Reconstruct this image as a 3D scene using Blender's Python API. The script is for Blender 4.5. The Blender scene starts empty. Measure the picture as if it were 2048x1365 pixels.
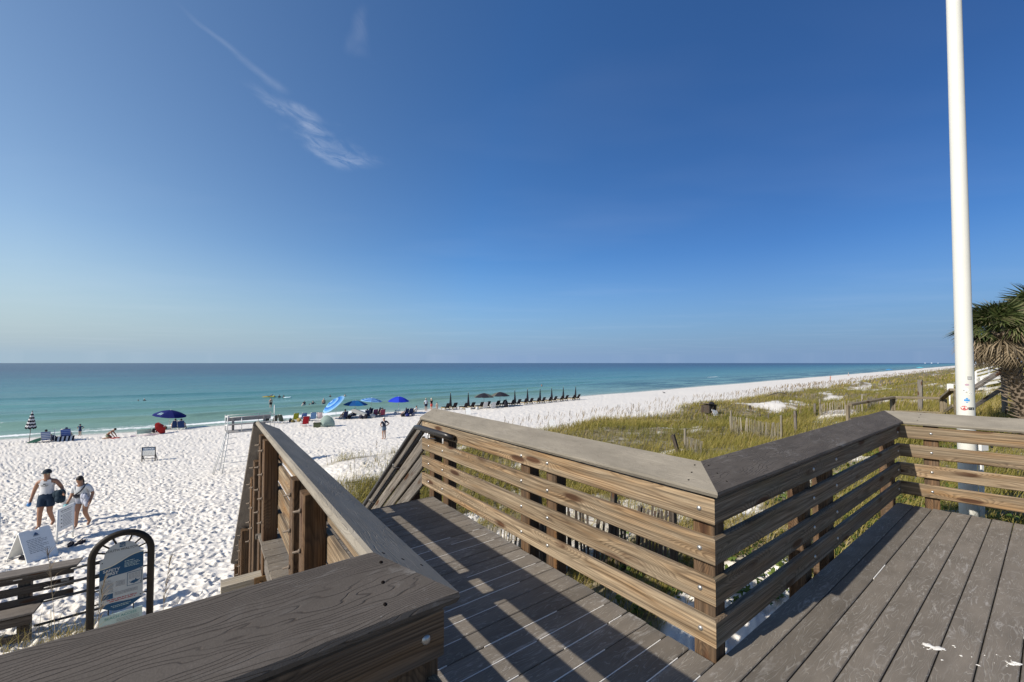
import bpy, bmesh, math, random
import numpy as np
from mathutils import Vector, Matrix

random.seed(7)
RNG = np.random.default_rng(11)
SC = bpy.context.scene
COL = SC.collection
PI = math.pi

# ------------------------------------------------------------------ camera
EYE = 1.58                      # eye height over the deck boards
cam_data = bpy.data.cameras.new("camera")
cam = bpy.data.objects.new("camera", cam_data)
COL.objects.link(cam)
cam.location = (0, 0, EYE)
cam.rotation_euler = (math.radians(91.5), 0, 0)
cam_data.sensor_width = 36.0
cam_data.lens = 14.291
cam_data.shift_y = 0.0111
cam_data.clip_start = 0.05
cam_data.clip_end = 60000
SC.camera = cam

# ------------------------------------------------------------------ sky, sun, exposure
SUN_EL = math.radians(33.5)
SUN_DIR = Vector((-1.296, -0.77, 0)).normalized() * math.cos(SUN_EL) + Vector((0, 0, math.sin(SUN_EL)))
SKY_STRENGTH = 0.088
world = bpy.data.worlds.new("World")
SC.world = world
world.use_nodes = True


class N:
    """small helper to write node trees"""
    def __init__(s, tree):
        s.t = tree
        s.t.nodes.clear()

    def __call__(s, kind, **kw):
        n = s.t.nodes.new(kind)
        for k, v in kw.items():
            if k == "inp":
                for kk, vv in v.items():
                    if isinstance(vv, bpy.types.NodeSocket):
                        s.t.links.new(vv, n.inputs[kk])
                    else:
                        n.inputs[kk].default_value = vv
            else:
                setattr(n, k, v)
        return n

    def link(s, a, b):
        s.t.links.new(a, b)

    def math(s, op, a, b=None, clamp=False, c=None):
        n = s.t.nodes.new("ShaderNodeMath")
        n.operation = op
        n.use_clamp = clamp
        for i, v in enumerate((a, b, c)):
            if v is None:
                continue
            if isinstance(v, bpy.types.NodeSocket):
                s.t.links.new(v, n.inputs[i])
            else:
                n.inputs[i].default_value = v
        return n.outputs[0]

    def mix(s, fac, a, b, blend="MIX"):
        n = s.t.nodes.new("ShaderNodeMix")
        n.data_type = "RGBA"
        n.blend_type = blend
        for sock, v in ((n.inputs[0], fac), (n.inputs[6], a), (n.inputs[7], b)):
            if isinstance(v, bpy.types.NodeSocket):
                s.t.links.new(v, sock)
            elif isinstance(v, (int, float)):
                sock.default_value = v
            else:
                sock.default_value = (*v, 1.0) if len(v) == 3 else v
        return n.outputs[2]

    def ramp(s, fac, stops, interp="LINEAR"):
        n = s.t.nodes.new("ShaderNodeValToRGB")
        n.color_ramp.interpolation = interp
        e = n.color_ramp.elements
        while len(e) < len(stops):
            e.new(0.5)
        for el, (p, c) in zip(e, stops):
            el.position = p
            el.color = (c, c, c, 1) if isinstance(c, (int, float)) else (*c, 1)
        s.t.links.new(fac, n.inputs[0])
        return n.outputs[0]

    def range(s, v, a, b, c=0.0, d=1.0, smooth=False):
        n = s.t.nodes.new("ShaderNodeMapRange")
        if smooth:
            n.interpolation_type = "SMOOTHSTEP"
        s.t.links.new(v, n.inputs[0])
        for i, x in enumerate((a, b, c, d)):
            n.inputs[i + 1].default_value = x
        return n.outputs[0]

    def noise(s, vec, scale, detail=3.0, rough=0.55, dist=0.0, dims="3D"):
        n = s.t.nodes.new("ShaderNodeTexNoise")
        n.noise_dimensions = dims
        if vec is not None:
            s.t.links.new(vec, n.inputs["Vector"])
        n.inputs["Scale"].default_value = scale
        n.inputs["Detail"].default_value = detail
        n.inputs["Roughness"].default_value = rough
        n.inputs["Distortion"].default_value = dist
        return n.outputs["Fac"]

    def mapping(s, vec, scale=(1, 1, 1), loc=(0, 0, 0), rot=(0, 0, 0)):
        n = s.t.nodes.new("ShaderNodeMapping")
        s.t.links.new(vec, n.inputs[0])
        n.inputs["Scale"].default_value = scale
        n.inputs["Location"].default_value = loc
        n.inputs["Rotation"].default_value = rot
        return n.outputs[0]

    def bump(s, h, strength=0.5, dist=0.01):
        n = s.t.nodes.new("ShaderNodeBump")
        n.inputs["Strength"].default_value = strength
        n.inputs["Distance"].default_value = dist
        s.t.links.new(h, n.inputs["Height"])
        return n.outputs[0]


w = N(world.node_tree)
sky = w("ShaderNodeTexSky", sky_type="NISHITA", sun_disc=False, sun_elevation=SUN_EL,
        sun_rotation=math.atan2(SUN_DIR.x, SUN_DIR.y), altitude=0.0, air_density=1.0, dust_density=0.6, ozone_density=2.2)
tc = w("ShaderNodeTexCoord")
sep = w("ShaderNodeSeparateXYZ", inp={0: tc.outputs["Generated"]})
# cirrus: wisps on a high flat layer, found along the view direction (x/z, y/z)
zc = w.math("MAXIMUM", sep.outputs[2], 0.02)
cx = w.math("DIVIDE", sep.outputs[0], zc)
cy = w.math("DIVIDE", sep.outputs[1], zc)
cvec = w("ShaderNodeCombineXYZ", inp={0: cx, 1: cy}).outputs[0]


def wisp(ax, ay, bx, by, half, k0, k1, seed, stretch):
    """feathered streak on the cloud layer between two points"""
    dx, dy = bx - ax, by - ay
    ln = math.hypot(dx, dy)
    ang = math.atan2(dy, dx)
    m = w("ShaderNodeMapping", vector_type="POINT", inp={0: cvec})
    m.vector_type = "TEXTURE"
    m.inputs["Location"].default_value = (ax, ay, 0)
    m.inputs["Rotation"].default_value = (0, 0, ang)
    sp = w("ShaderNodeSeparateXYZ", inp={0: m.outputs[0]})
    wob = w.noise(w.mapping(m.outputs[0], (2.0, 2.0, 1), (seed, 0, 0)), 1.6, 3)
    off = w.math("MULTIPLY", w.math("SUBTRACT", wob, 0.5), half * 2.8)
    v = w.math("ADD", sp.outputs[1], off)
    wide = w.range(sp.outputs[0], 0.0, ln, 0.45, 1.25)
    prof = w.range(w.math("DIVIDE", w.math("ABSOLUTE", v), wide), 0.0, half, 1.0, 0.0, True)
    a = w.range(sp.outputs[0], -0.06 * ln, 0.3 * ln, 0, 1, True)
    b = w.range(sp.outputs[0], 0.82 * ln, 1.04 * ln, 1, 0, True)
    fine = w.noise(w.mapping(m.outputs[0], (stretch, 4.2, 1), (0, seed, 0), (0, 0, 0.5)), 3.0, 7, 0.6, 1.1)
    fine = w.range(fine, k0, k1, 0, 1)
    return w.math("MULTIPLY", w.math("MULTIPLY", w.math("MULTIPLY", prof, a), b), fine)


def cl(px, py):
    """direction seen at a photo point, as a point of the cloud layer"""
    u, v = (px - 1024) / 813.0, (705.2 - py) / 813.0
    p = math.radians(1.5)
    y, z = math.cos(p) - math.sin(p) * v, math.sin(p) + math.cos(p) * v
    return u / z, y / z


c1 = wisp(*cl(505, 165), *cl(720, 340), 0.15, 0.36, 0.86, 3.1, 2.4)
c2 = wisp(*cl(355, 10), *cl(575, 190), 0.030, 0.25, 0.95, 8.7, 2.0)
c3 = wisp(*cl(715, 5), *cl(725, 120), 0.05, 0.3, 1.0, 14.2, 2.0)
cloud = w.math("ADD", w.math("MULTIPLY", c1, 0.30), w.math("ADD", w.math("MULTIPLY", c2, 0.13), w.math("MULTIPLY", c3, 0.10)), True)
low = w.noise(w.mapping(cvec, (0.25, 0.5, 1)), 1.0, 4)
veil = w.math("MULTIPLY", w.range(low, 0.5, 0.85), 0.05)
cloud = w.math("ADD", cloud, veil, True)
hs = w("ShaderNodeHueSaturation", inp={"Hue": 0.5, "Saturation": 1.12, "Value": 1.0, "Color": sky.outputs[0]})
# the air is brighter and paler toward the sun, deeper away from it, and hazy along the sea horizon
sunh = Vector((SUN_DIR.x, SUN_DIR.y, 0)).normalized()
dt = w("ShaderNodeVectorMath", operation="DOT_PRODUCT", inp={0: tc.outputs["Generated"], 1: sunh}).outputs["Value"]
ff = w.range(dt, -1.0, 1.0, 0.0, 1.0)
tone = w.ramp(ff, [(0.0, (0.25, 0.41, 0.62)), (0.065, (0.27, 0.43, 0.64)), (0.29, (0.46, 0.69, 0.92)), (0.665, (1.02, 0.95, 0.90)), (0.8, (0.86, 0.82, 0.80)), (1.0, (0.72, 0.70, 0.68))])
skyb = w.mix(1.0, hs.outputs[0], tone, "MULTIPLY")
skyb = w.mix(1.0, skyb, (1.30, 1.30, 1.30), "MULTIPLY")
hz = w.ramp(ff, [(0.0, (0.175, 0.275, 0.445)), (0.065, (0.18, 0.285, 0.455)), (0.25, (0.215, 0.322, 0.495)), (0.5, (0.275, 0.385, 0.495)), (0.7, (0.315, 0.42, 0.505)), (1.0, (0.38, 0.46, 0.52))])
hz = w.mix(1.0, hz, (10.0, 10.0, 10.0), "MULTIPLY")
hk = w.math("POWER", w.range(sep.outputs[2], 0.014, 0.25, 1.0, 0.0), 1.45)
skyb = w.mix(hk, skyb, hz)
skyc = w.mix(cloud, skyb, (9.0, 9.3, 10.0))
bg = w("ShaderNodeBackground", inp={"Color": skyc, "Strength": SKY_STRENGTH})
wo = w("ShaderNodeOutputWorld", inp={0: bg.outputs[0]})

sun_data = bpy.data.lights.new("sun", "SUN")
sun_data.energy = 4.3
sun_data.angle = math.radians(0.53)
sun_data.color = (1.0, 0.93, 0.82)
sun = bpy.data.objects.new("sun", sun_data)
COL.objects.link(sun)
sun.rotation_euler = SUN_DIR.to_track_quat("Z", "Y").to_euler()

SC.view_settings.view_transform = "Standard"
SC.view_settings.look = "None"
SC.view_settings.gamma = 1.0
SC.view_settings.use_curve_mapping = False
SC.view_settings.exposure = 0.45
SC.render.engine = "CYCLES"
SC.cycles.use_denoising = True
SC.cycles.max_bounces = 6
SC.cycles.diffuse_bounces = 3
SC.cycles.glossy_bounces = 3
SC.cycles.transparent_max_bounces = 6
SC.cycles.sample_clamp_indirect = 6.0

# ------------------------------------------------------------------ frames of the place
LX, LY = -0.599, 0.80           # direction of the stair walk (out to sea)
RX, RY = 0.80, 0.599            # direction of the deck boards
LV, RV, ZV = Vector((LX, LY, 0)), Vector((RX, RY, 0)), Vector((0, 0, 1))


def LR(l, r, z=0.0):
    return Vector((LX * l + RX * r, LY * l + RY * r, z))


SEA = -5.42
SX0, SY0 = -33.8, 44.0          # a point of the shoreline
SUX, SUY = 0.76, 0.65           # along the shore
SNX, SNY = 0.65, -0.76          # inland


def smooth(a, b, x):
    t = np.clip((np.asarray(x, float) - a) / (b - a), 0, 1)
    return t * t * (3 - 2 * t)


def sd(X, Y):
    X, Y = np.asarray(X, float) - SX0, np.asarray(Y, float) - SY0
    s = X * SUX + Y * SUY
    d = X * SNX + Y * SNY
    d = d + 0.235 * np.minimum(np.maximum(-s, 0), 60) * np.exp(-np.maximum(d, 0) / 9.0)
    d = d + 0.35 * np.sin(s * 0.11 + 1.0) * np.exp(-np.abs(d) / 25.0) + 0.25 * np.sin(s * 0.37) * np.exp(-np.abs(d) / 8.0)
    return s, d


def hash2(ix, iy, seed):
    h = (ix.astype(np.int64) * 374761393 + iy.astype(np.int64) * 668265263 + seed * 974711) & 0x7FFFFFFF
    h = ((h ^ (h >> 13)) * 1274126177) & 0x7FFFFFFF
    h = h ^ (h >> 16)
    return (h & 0xFFFFF) / float(0xFFFFF)


def vnoise(x, y, seed=0):
    x, y = np.asarray(x, float), np.asarray(y, float)
    ix, iy = np.floor(x), np.floor(y)
    fx, fy = x - ix, y - iy
    fx, fy = fx * fx * (3 - 2 * fx), fy * fy * (3 - 2 * fy)
    a, b = hash2(ix, iy, seed), hash2(ix + 1, iy, seed)
    c, d = hash2(ix, iy + 1, seed), hash2(ix + 1, iy + 1, seed)
    return (a * (1 - fx) + b * fx) * (1 - fy) + (c * (1 - fx) + d * fx) * fy


def fbm(x, y, seed=0, oct=3):
    v, amp, tot = 0.0, 1.0, 0.0
    for i in range(oct):
        v = v + amp * vnoise(np.asarray(x) * 2 ** i + 17 * i, np.asarray(y) * 2 ** i - 9 * i, seed + i)
        tot += amp
        amp *= 0.5
    return v / tot


def table(pts):
    xs = np.arange(-400, 400, 0.5)
    ys = np.interp(xs, [p[0] for p in pts], [p[1] for p in pts])
    k = np.exp(-0.5 * (np.arange(-8, 9) * 0.5 / 1.1) ** 2)
    k /= k.sum()
    yp = np.pad(ys, 8, mode="edge")
    return xs, np.convolve(yp, k, "valid")


BEACH = table([(-400, -16), (-60, -9.5), (-12, -6.7), (-3, -5.75), (0, -5.44), (2.5, -5.12), (12, -4.98), (23, -4.65),
               (36, -3.62), (46, -2.98), (52, -2.3), (56, -1.75), (70, -0.8), (110, 1.5), (400, 3)])
DUNE = table([(-400, -16), (-60, -9.5), (-12, -6.7), (-3, -5.75), (0, -5.44), (2.5, -5.12), (12, -4.9), (25, -4.35), (31, -3.95),
              (34, -3.2), (37.5, -2.95), (43, -3.1), (48, -2.2), (51.5, -1.55), (55.5, -0.55), (60, 0.25), (72, 1.0), (110, 1.6), (400, 3)])


def veg(X, Y):
    """0 bare sand .. 1 grown over"""
    s, d = sd(X, Y)
    edge = 33.5 + 2.2 * (fbm(s * 0.12, s * 0 + 3.0, 5) - 0.5) * 2
    v = smooth(0, 2.2, d - edge) * 1.0 * smooth(-1.0, 1.2, s - 3.0 * smooth(44, 38, d) + (fbm(X * 0.3, Y * 0.3, 31) - 0.5) * 2)
    bare = fbm(s * 0.17 + 4.4, d * 0.33, 77, 3)
    v = v * (1 - 0.9 * smooth(0.66, 0.72, bare) * smooth(30, 36, d))
    for bs, bd, rs, rd in BARE:
        q = ((s - bs) / rs) ** 2 + ((d - bd) / rd) ** 2 + (fbm(X * 0.9, Y * 0.9, 9, 4) - 0.5) * 4.2
        v = v * smooth(0.5, 1.3, q)
    floor_ = 0.5 * smooth(0.2, 1.2, s) * (1 - smooth(6, 8, s)) * smooth(47.5, 49, d) * (1 - smooth(51.2, 52.2, d))
    inland = smooth(57, 61, d)               # unseen scrub inland, added as dark ground to cut bounced light
    return np.maximum(np.maximum(v, floor_), inland)


BARE = []


def ground(X, Y):
    X, Y = np.asarray(X, float), np.asarray(Y, float)
    s, d = sd(X, Y)
    a = np.interp(d, *BEACH)
    b = np.interp(d, *DUNE)
    k = smooth(-0.5, 5.0, s)
    z = a * (1 - k) + b * k
    hum = (fbm(X * 0.16, Y * 0.16, 3, 3) - 0.5) * 1.35
    z = z + hum * k * smooth(31, 37, d) * (1 - 0.6 * smooth(48, 54, d) * (s < 12))
    z = z + (fbm(X * 0.12, Y * 0.12, 21, 2) - 0.5) * 0.22 * smooth(3, 8, d)
    return z


def ray(px, py):
    u, v = (px - 1024) / 813.0, (705.2 - py) / 813.0
    p = math.radians(1.5)
    return Vector((u, math.cos(p) - math.sin(p) * v, math.sin(p) + math.cos(p) * v))


def spot(px, py):
    """point of the beach seen at a photo point"""
    r = ray(px, py)
    ts = np.geomspace(1.5, 900, 4000)
    z = np.maximum(ground(r.x * ts, r.y * ts), SEA)
    i = int(np.argmax(EYE + r.z * ts < z))
    t = float(ts[i])
    return Vector((r.x * t, r.y * t, float(z[i])))


def at_depth(px, py, Y):
    r = ray(px, py)
    return Vector((r.x * Y / r.y, Y, EYE + r.z * Y / r.y))


# ------------------------------------------------------------------ materials
MATS = {}


def mat(name):
    m = bpy.data.materials.new(name)
    m.use_nodes = True
    MATS[name] = m
    return m, N(m.node_tree)


def finish(n, color, rough=0.7, normal=None, metal=0.0, spec=0.35, trans=None):
    b = n("ShaderNodeBsdfPrincipled")
    for key, v in (("Base Color", color), ("Roughness", rough), ("Metallic", metal), ("Specular IOR Level", spec)):
        if isinstance(v, bpy.types.NodeSocket):
            n.link(v, b.inputs[key])
        elif isinstance(v, tuple):
            b.inputs[key].default_value = (*v, 1)
        else:
            b.inputs[key].default_value = v
    if normal is not None:
        n.link(normal, b.inputs["Normal"])
    out = b.outputs[0]
    if trans is not None:
        t = n("ShaderNodeBsdfTranslucent")
        if isinstance(color, bpy.types.NodeSocket):
            n.link(color, t.inputs[0])
        else:
            t.inputs[0].default_value = (*color, 1)
        mx = n("ShaderNodeMixShader", inp={0: trans, 1: out, 2: t.outputs[0]})
        out = mx.outputs[0]
    o = n("ShaderNodeOutputMaterial")
    n.link(out, o.inputs[0])
    return b


def plain(name, color, rough=0.6, var=0.12, scale=9.0, metal=0.0, spec=0.35, bump=0.0, trans=None):
    """painted / plastic / cloth surface with slight wear"""
    if name in MATS:
        return MATS[name]
    m, n = mat(name)
    t = n("ShaderNodeTexCoord")
    f = n.noise(t.outputs["Object"], scale, 4, 0.6)
    lo = tuple(c * (1 - var) for c in color)
    hi = tuple(min(1, c * (1 + var)) for c in color)
    c = n.mix(f, lo, hi)
    nm = n.bump(n.noise(t.outputs["Object"], scale * 6, 3), bump, 0.01) if bump else None
    finish(n, c, rough, nm, metal, spec, trans)
    return m


def wood(name, light, dark, gold, grey, goldness, ring=26.0, mossy=0.0):
    """weathered softwood: growth rings cut lengthwise, knots, silvering; each board has its own piece of the log"""
    m, n = mat(name)
    t = n("ShaderNodeTexCoord")
    oi = n("ShaderNodeObjectInfo")
    rnd = oi.outputs["Random"]
    off = n("ShaderNodeCombineXYZ", inp={0: n.math("MULTIPLY", rnd, 91.0),
                                         1: n.math("MULTIPLY", n.math("FRACT", n.math("MULTIPLY", rnd, 17.3)), 0.16),
                                         2: n.math("ADD", n.math("MULTIPLY", n.math("FRACT", n.math("MULTIPLY", rnd, 41.7)), 0.05), 0.025)})
    p = n("ShaderNodeVectorMath", operation="ADD", inp={0: t.outputs["Object"], 1: off.outputs[0]}).outputs[0]
    # knots push the rings aside
    kv = n("ShaderNodeTexVoronoi", feature="F1", voronoi_dimensions="2D", inp={"Vector": n.mapping(p, (1.0, 4.2, 4.2)), "Scale": 1.25, "Randomness": 1.0})
    kd = kv.outputs["Distance"]
    push = n.range(kd, 0.0, 0.42, 1.0, 0.0, True)
    warp = n.noise(n.mapping(p, (0.38, 5, 5)), 1.5, 2)
    sp = n("ShaderNodeSeparateXYZ", inp={0: p})
    yy = n.math("MULTIPLY", sp.outputs[1], sp.outputs[1])
    zz = n.math("MULTIPLY", sp.outputs[2], sp.outputs[2])
    rad = n.math("SQRT", n.math("ADD", yy, zz))
    rad = n.math("ADD", rad, n.math("MULTIPLY", warp, 0.12))
    rad = n.math("ADD", rad, n.math("MULTIPLY", push, 0.085))
    saw = n.math("FRACT", n.math("MULTIPLY", rad, ring * 3.3))
    line = n.ramp(saw, [(0.0, 0.1), (0.45, 0.85), (0.8, 1.0), (0.97, 0.25), (1.0, 0.1)])
    fib = n.noise(n.mapping(p, (1.4, 60, 60)), 3.0, 4, 0.65)
    big = n.noise(n.mapping(p, (0.7, 6, 6)), 1.3, 3)
    c = n.mix(line, dark, light)
    gold_k = n.math("MULTIPLY", n.range(n.math("FRACT", n.math("MULTIPLY", rnd, 29.3)), 0, 1, 0.45, 1.1), goldness, True)
    c = n.mix(n.math("MULTIPLY", n.range(big, 0.40, 0.62), gold_k), c, n.mix(line, tuple(x * 0.45 for x in gold), gold))
    gfac = n.range(n.noise(n.mapping(p, (1.2, 9, 9), (7, 3, 1)), 1.7, 4), 0.30, 0.64, 0.0, 0.88)
    c = n.mix(gfac, c, n.mix(line, tuple(x * 0.62 for x in grey), grey))
    c = n.mix(n.range(fib, 0.3, 0.72, 0.0, 0.62), c, tuple(x * 0.7 for x in dark))
    c = n.mix(n.math("MULTIPLY", n.range(kd, 0.09, 0.16, 1.0, 0.0), n.range(n.noise(p, 1.3, 1), 0.42, 0.52)), c, (0.075, 0.036, 0.018))
    if mossy:
        mo = n.noise(n.mapping(p, (1, 3, 3), (2, 5, 0)), 3.0, 4)
        c = n.mix(n.range(mo, 0.45, 0.7, 0, mossy), c, (0.07, 0.085, 0.035))
    streak = n.noise(n.mapping(p, (0.55, 26, 26), (4, 0, 9)), 2.0, 3, 0.6)
    sk = n.range(streak, 0.34, 0.66, 0.48, 1.14)
    c = n.mix(1.0, c, n("ShaderNodeCombineColor", inp={0: sk, 1: sk, 2: sk}).outputs[0], "MULTIPLY")
    crack = n.range(n.noise(n.mapping(p, (0.8, 90, 90), (1, 7, 0)), 2.0, 2, 0.5), 0.70, 0.76, 0.0, 0.8)
    c = n.mix(crack, c, (0.03, 0.02, 0.013))
    tone = n.range(n.math("FRACT", n.math("MULTIPLY", rnd, 7.7)), 0, 1, 0.86, 1.24)
    c = n.mix(1.0, c, n("ShaderNodeCombineColor", inp={0: tone, 1: tone, 2: tone}).outputs[0], "MULTIPLY")
    hgt = n.math("ADD", n.math("MULTIPLY", line, 0.5), n.math("MULTIPLY", fib, 0.5))
    finish(n, c, 0.78, n.bump(hgt, 0.45, 0.0025), 0, 0.25)
    return m


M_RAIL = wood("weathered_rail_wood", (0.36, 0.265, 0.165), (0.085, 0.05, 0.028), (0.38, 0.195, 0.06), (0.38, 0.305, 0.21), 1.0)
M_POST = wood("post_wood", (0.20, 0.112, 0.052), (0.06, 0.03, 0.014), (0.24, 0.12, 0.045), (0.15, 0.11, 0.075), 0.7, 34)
M_SHADY = wood("shaded_mossy_rail_wood", (0.27, 0.20, 0.135), (0.08, 0.052, 0.032), (0.27, 0.155, 0.07), (0.235, 0.205, 0.16), 0.5, 26, 0.22)  # darker copy of the rail wood for the shaded rail, plus some moss
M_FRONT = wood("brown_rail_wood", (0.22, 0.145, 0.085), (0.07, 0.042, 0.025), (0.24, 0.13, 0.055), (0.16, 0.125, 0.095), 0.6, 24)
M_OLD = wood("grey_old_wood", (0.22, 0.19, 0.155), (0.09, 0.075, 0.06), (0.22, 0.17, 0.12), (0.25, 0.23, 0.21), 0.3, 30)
M_DARKWOOD = wood("dark_wood", (0.11, 0.085, 0.065), (0.045, 0.033, 0.025), (0.12, 0.08, 0.05), (0.14, 0.12, 0.10), 0.3, 30)
M_PALE = wood("pale_beam_wood", (0.50, 0.44, 0.34), (0.30, 0.25, 0.18), (0.45, 0.36, 0.22), (0.55, 0.5, 0.42), 0.3, 22)
M_WHITEWOOD = plain("white_painted_wood", (0.74, 0.73, 0.70), 0.6, 0.1)


def composite(name, base, line_col, dust, ringscale=17.0, lines=0.75, wob=0.22):
    """moulded composite board: embossed flame grain, chalky scuffs and blown sand"""
    m, n = mat(name)
    t = n("ShaderNodeTexCoord")
    oi = n("ShaderNodeObjectInfo")
    rnd = oi.outputs["Random"]
    off = n("ShaderNodeCombineXYZ", inp={0: n.math("MULTIPLY", rnd, 53.0), 1: n.math("MULTIPLY", n.math("FRACT", n.math("MULTIPLY", rnd, 9.1)), 0.2), 2: 0.01})
    p = n("ShaderNodeVectorMath", operation="ADD", inp={0: t.outputs["Object"], 1: off.outputs[0]}).outputs[0]
    warp = n.noise(n.mapping(p, (0.9, 5.5, 5.5)), 1.9, 3.0, 0.5)
    sp = n("ShaderNodeSeparateXYZ", inp={0: p})
    q = n.math("ADD", n.math("MULTIPLY", warp, wob), n.math("ABSOLUTE", sp.outputs[1]))
    saw = n.math("FRACT", n.math("MULTIPLY", q, ringscale * 3.2))
    groove = n.ramp(saw, [(0.0, 1.0), (0.10, 0.0), (0.86, 0.0), (1.0, 1.0)])
    gate = n.range(n.noise(n.mapping(p, (2.0, 9, 9)), 2.0, 2), 0.33, 0.55)
    groove = n.math("MULTIPLY", groove, gate)
    grit = n.noise(t.outputs["Object"], 240.0, 3, 0.7)
    blot = n.noise(n.mapping(p, (1.3, 4, 4)), 2.2, 5, 0.6)
    c = n.mix(n.range(blot, 0.3, 0.72), tuple(x * 0.80 for x in base), tuple(x * 1.2 for x in base))
    c = n.mix(n.range(grit, 0.35, 0.7, 0, 0.45), c, tuple(x * 0.55 for x in base))
    c = n.mix(n.math("MULTIPLY", groove, lines), c, line_col)
    scuff = n.noise(n.mapping(p, (2.4, 9, 9), (3, 1, 0), (0, 0, 0.5)), 2.6, 7, 0.75, 0.8)
    sc2 = n.noise(n.mapping(p, (1, 1, 1)), 1.15, 2)
    sf = n.math("MULTIPLY", n.range(scuff, 0.54, 0.78), n.range(sc2, 0.38, 0.62))
    c = n.mix(n.math("MULTIPLY", sf, dust), c, (0.52, 0.50, 0.47))
    spk = n("ShaderNodeTexVoronoi", feature="F1", inp={"Vector": t.outputs["Object"], "Scale": 42.0})
    sv = n("ShaderNodeSeparateColor", inp={0: spk.outputs["Color"]})
    sk = n.math("MULTIPLY", n.range(spk.outputs["Distance"], 0.06, 0.12, 1, 0), n.math("GREATER_THAN", sv.outputs[0], 0.955))
    c = n.mix(n.math("MULTIPLY", sk, min(1.0, dust * 1.2)), c, (0.62, 0.60, 0.56))
    tone = n.range(n.math("FRACT", n.math("MULTIPLY", rnd, 7.7)), 0, 1, 0.86, 1.12)
    c = n.mix(1.0, c, n("ShaderNodeCombineColor", inp={0: tone, 1: tone, 2: tone}).outputs[0], "MULTIPLY")
    h = n.math("SUBTRACT", n.math("MULTIPLY", grit, 0.25), groove)
    finish(n, c, 0.8, n.bump(h, 0.6, 0.0025), 0, 0.12)
    return m


M_DECK = composite("deck_composite", (0.180, 0.156, 0.128), (0.36, 0.335, 0.295), 1.0, 13.0, 0.55, 0.36)
M_CAP = composite("rail_cap_composite", (0.168, 0.146, 0.124), (0.055, 0.046, 0.039), 0.34, 21.0, 0.6)
M_CAP_DARK = composite("shaded_brown_cap_composite", (0.136, 0.117, 0.100), (0.04, 0.032, 0.027), 0.6, 32.0, 0.7, 0.17)  # darker brown copy for caps sloping from the sun, shade put into the colour
M_CAP_PALE = composite("sunlit_cap_composite", (0.255, 0.228, 0.186), (0.15, 0.13, 0.105), 0.25, 21.0, 0.25)  # paler copy for sunlit caps and edges, sunlight put into the colour

M_STEEL = plain("galvanised_steel", (0.45, 0.44, 0.42), 0.38, 0.2, 60, 0.85)
M_BOLTEND = plain("dull_brown_steel", (0.14, 0.11, 0.085), 0.6, 0.3, 60, 0.3)
M_RUST = plain("rusty_steel", (0.22, 0.13, 0.06), 0.6, 0.4, 40, 0.4)
M_BLACKPIPE = plain("black_coated_pipe", (0.022, 0.020, 0.019), 0.36, 0.2, 20, 0.0, 0.5)
M_ARCH = plain("dark_bronze_pipe", (0.020, 0.0155, 0.011), 0.6, 0.3, 15, 0.0, 0.2)
M_WHITE = plain("white_plastic", (0.74, 0.74, 0.71), 0.5, 0.07)
M_POLE = plain("white_pole_paint", (0.60, 0.595, 0.545), 0.45, 0.05, 5, 0, 0.4)
M_SKIN = plain("skin_tan", (0.30, 0.155, 0.095), 0.55, 0.1, 14)
M_SKIN2 = plain("skin_fair", (0.52, 0.31, 0.22), 0.55, 0.1, 14)
M_HAIR = plain("dark_hair", (0.022, 0.015, 0.011), 0.6, 0.3, 40)


def cloth(rgb):
    key = "cloth_%02d_%02d_%02d" % tuple(int(c * 99) for c in rgb)
    return plain(key, rgb, 0.85, 0.14, 12, 0, 0.15, 0.15)


# sand
m, n = mat("white_sand")
t = n("ShaderNodeTexCoord")
att = n("ShaderNodeAttribute", attribute_name="veg")
wet = n("ShaderNodeAttribute", attribute_name="wet")
g1 = n.noise(t.outputs["Object"], 2.1, 4, 0.6)
g2 = n.noise(t.outputs["Object"], 45.0, 3, 0.7)
c = n.mix(g1, (0.64, 0.605, 0.55), (0.735, 0.70, 0.645))
c = n.mix(n.range(g2, 0.3, 0.7, 0, 0.25), c, (0.55, 0.52, 0.475))
lit = n.noise(t.outputs["Object"], 1.7, 5, 0.65)
lit2 = n.noise(t.outputs["Object"], 14.0, 4, 0.7)
soil = n.mix(n.range(lit2, 0.3, 0.7), (0.085, 0.068, 0.036), (0.24, 0.20, 0.12))
c = n.mix(n.math("MULTIPLY", att.outputs["Fac"], n.range(lit, 0.28, 0.5, 0.6, 1.0)), c, soil)
c = n.mix(wet.outputs["Fac"], c, (0.36, 0.33, 0.28))
rim = n.noise(t.outputs["Object"], 11.0, 4, 0.65)
finish(n, c, 0.9, n.bump(n.math("ADD", rim, n.math("MULTIPLY", g2, 0.3)), 0.55, 0.03), 0, 0.15)
M_SAND = m
M_SANDHEAP = plain("loose_sand", (0.70, 0.675, 0.63), 0.9, 0.1, 30, 0, 0.1, 0.4)

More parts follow.
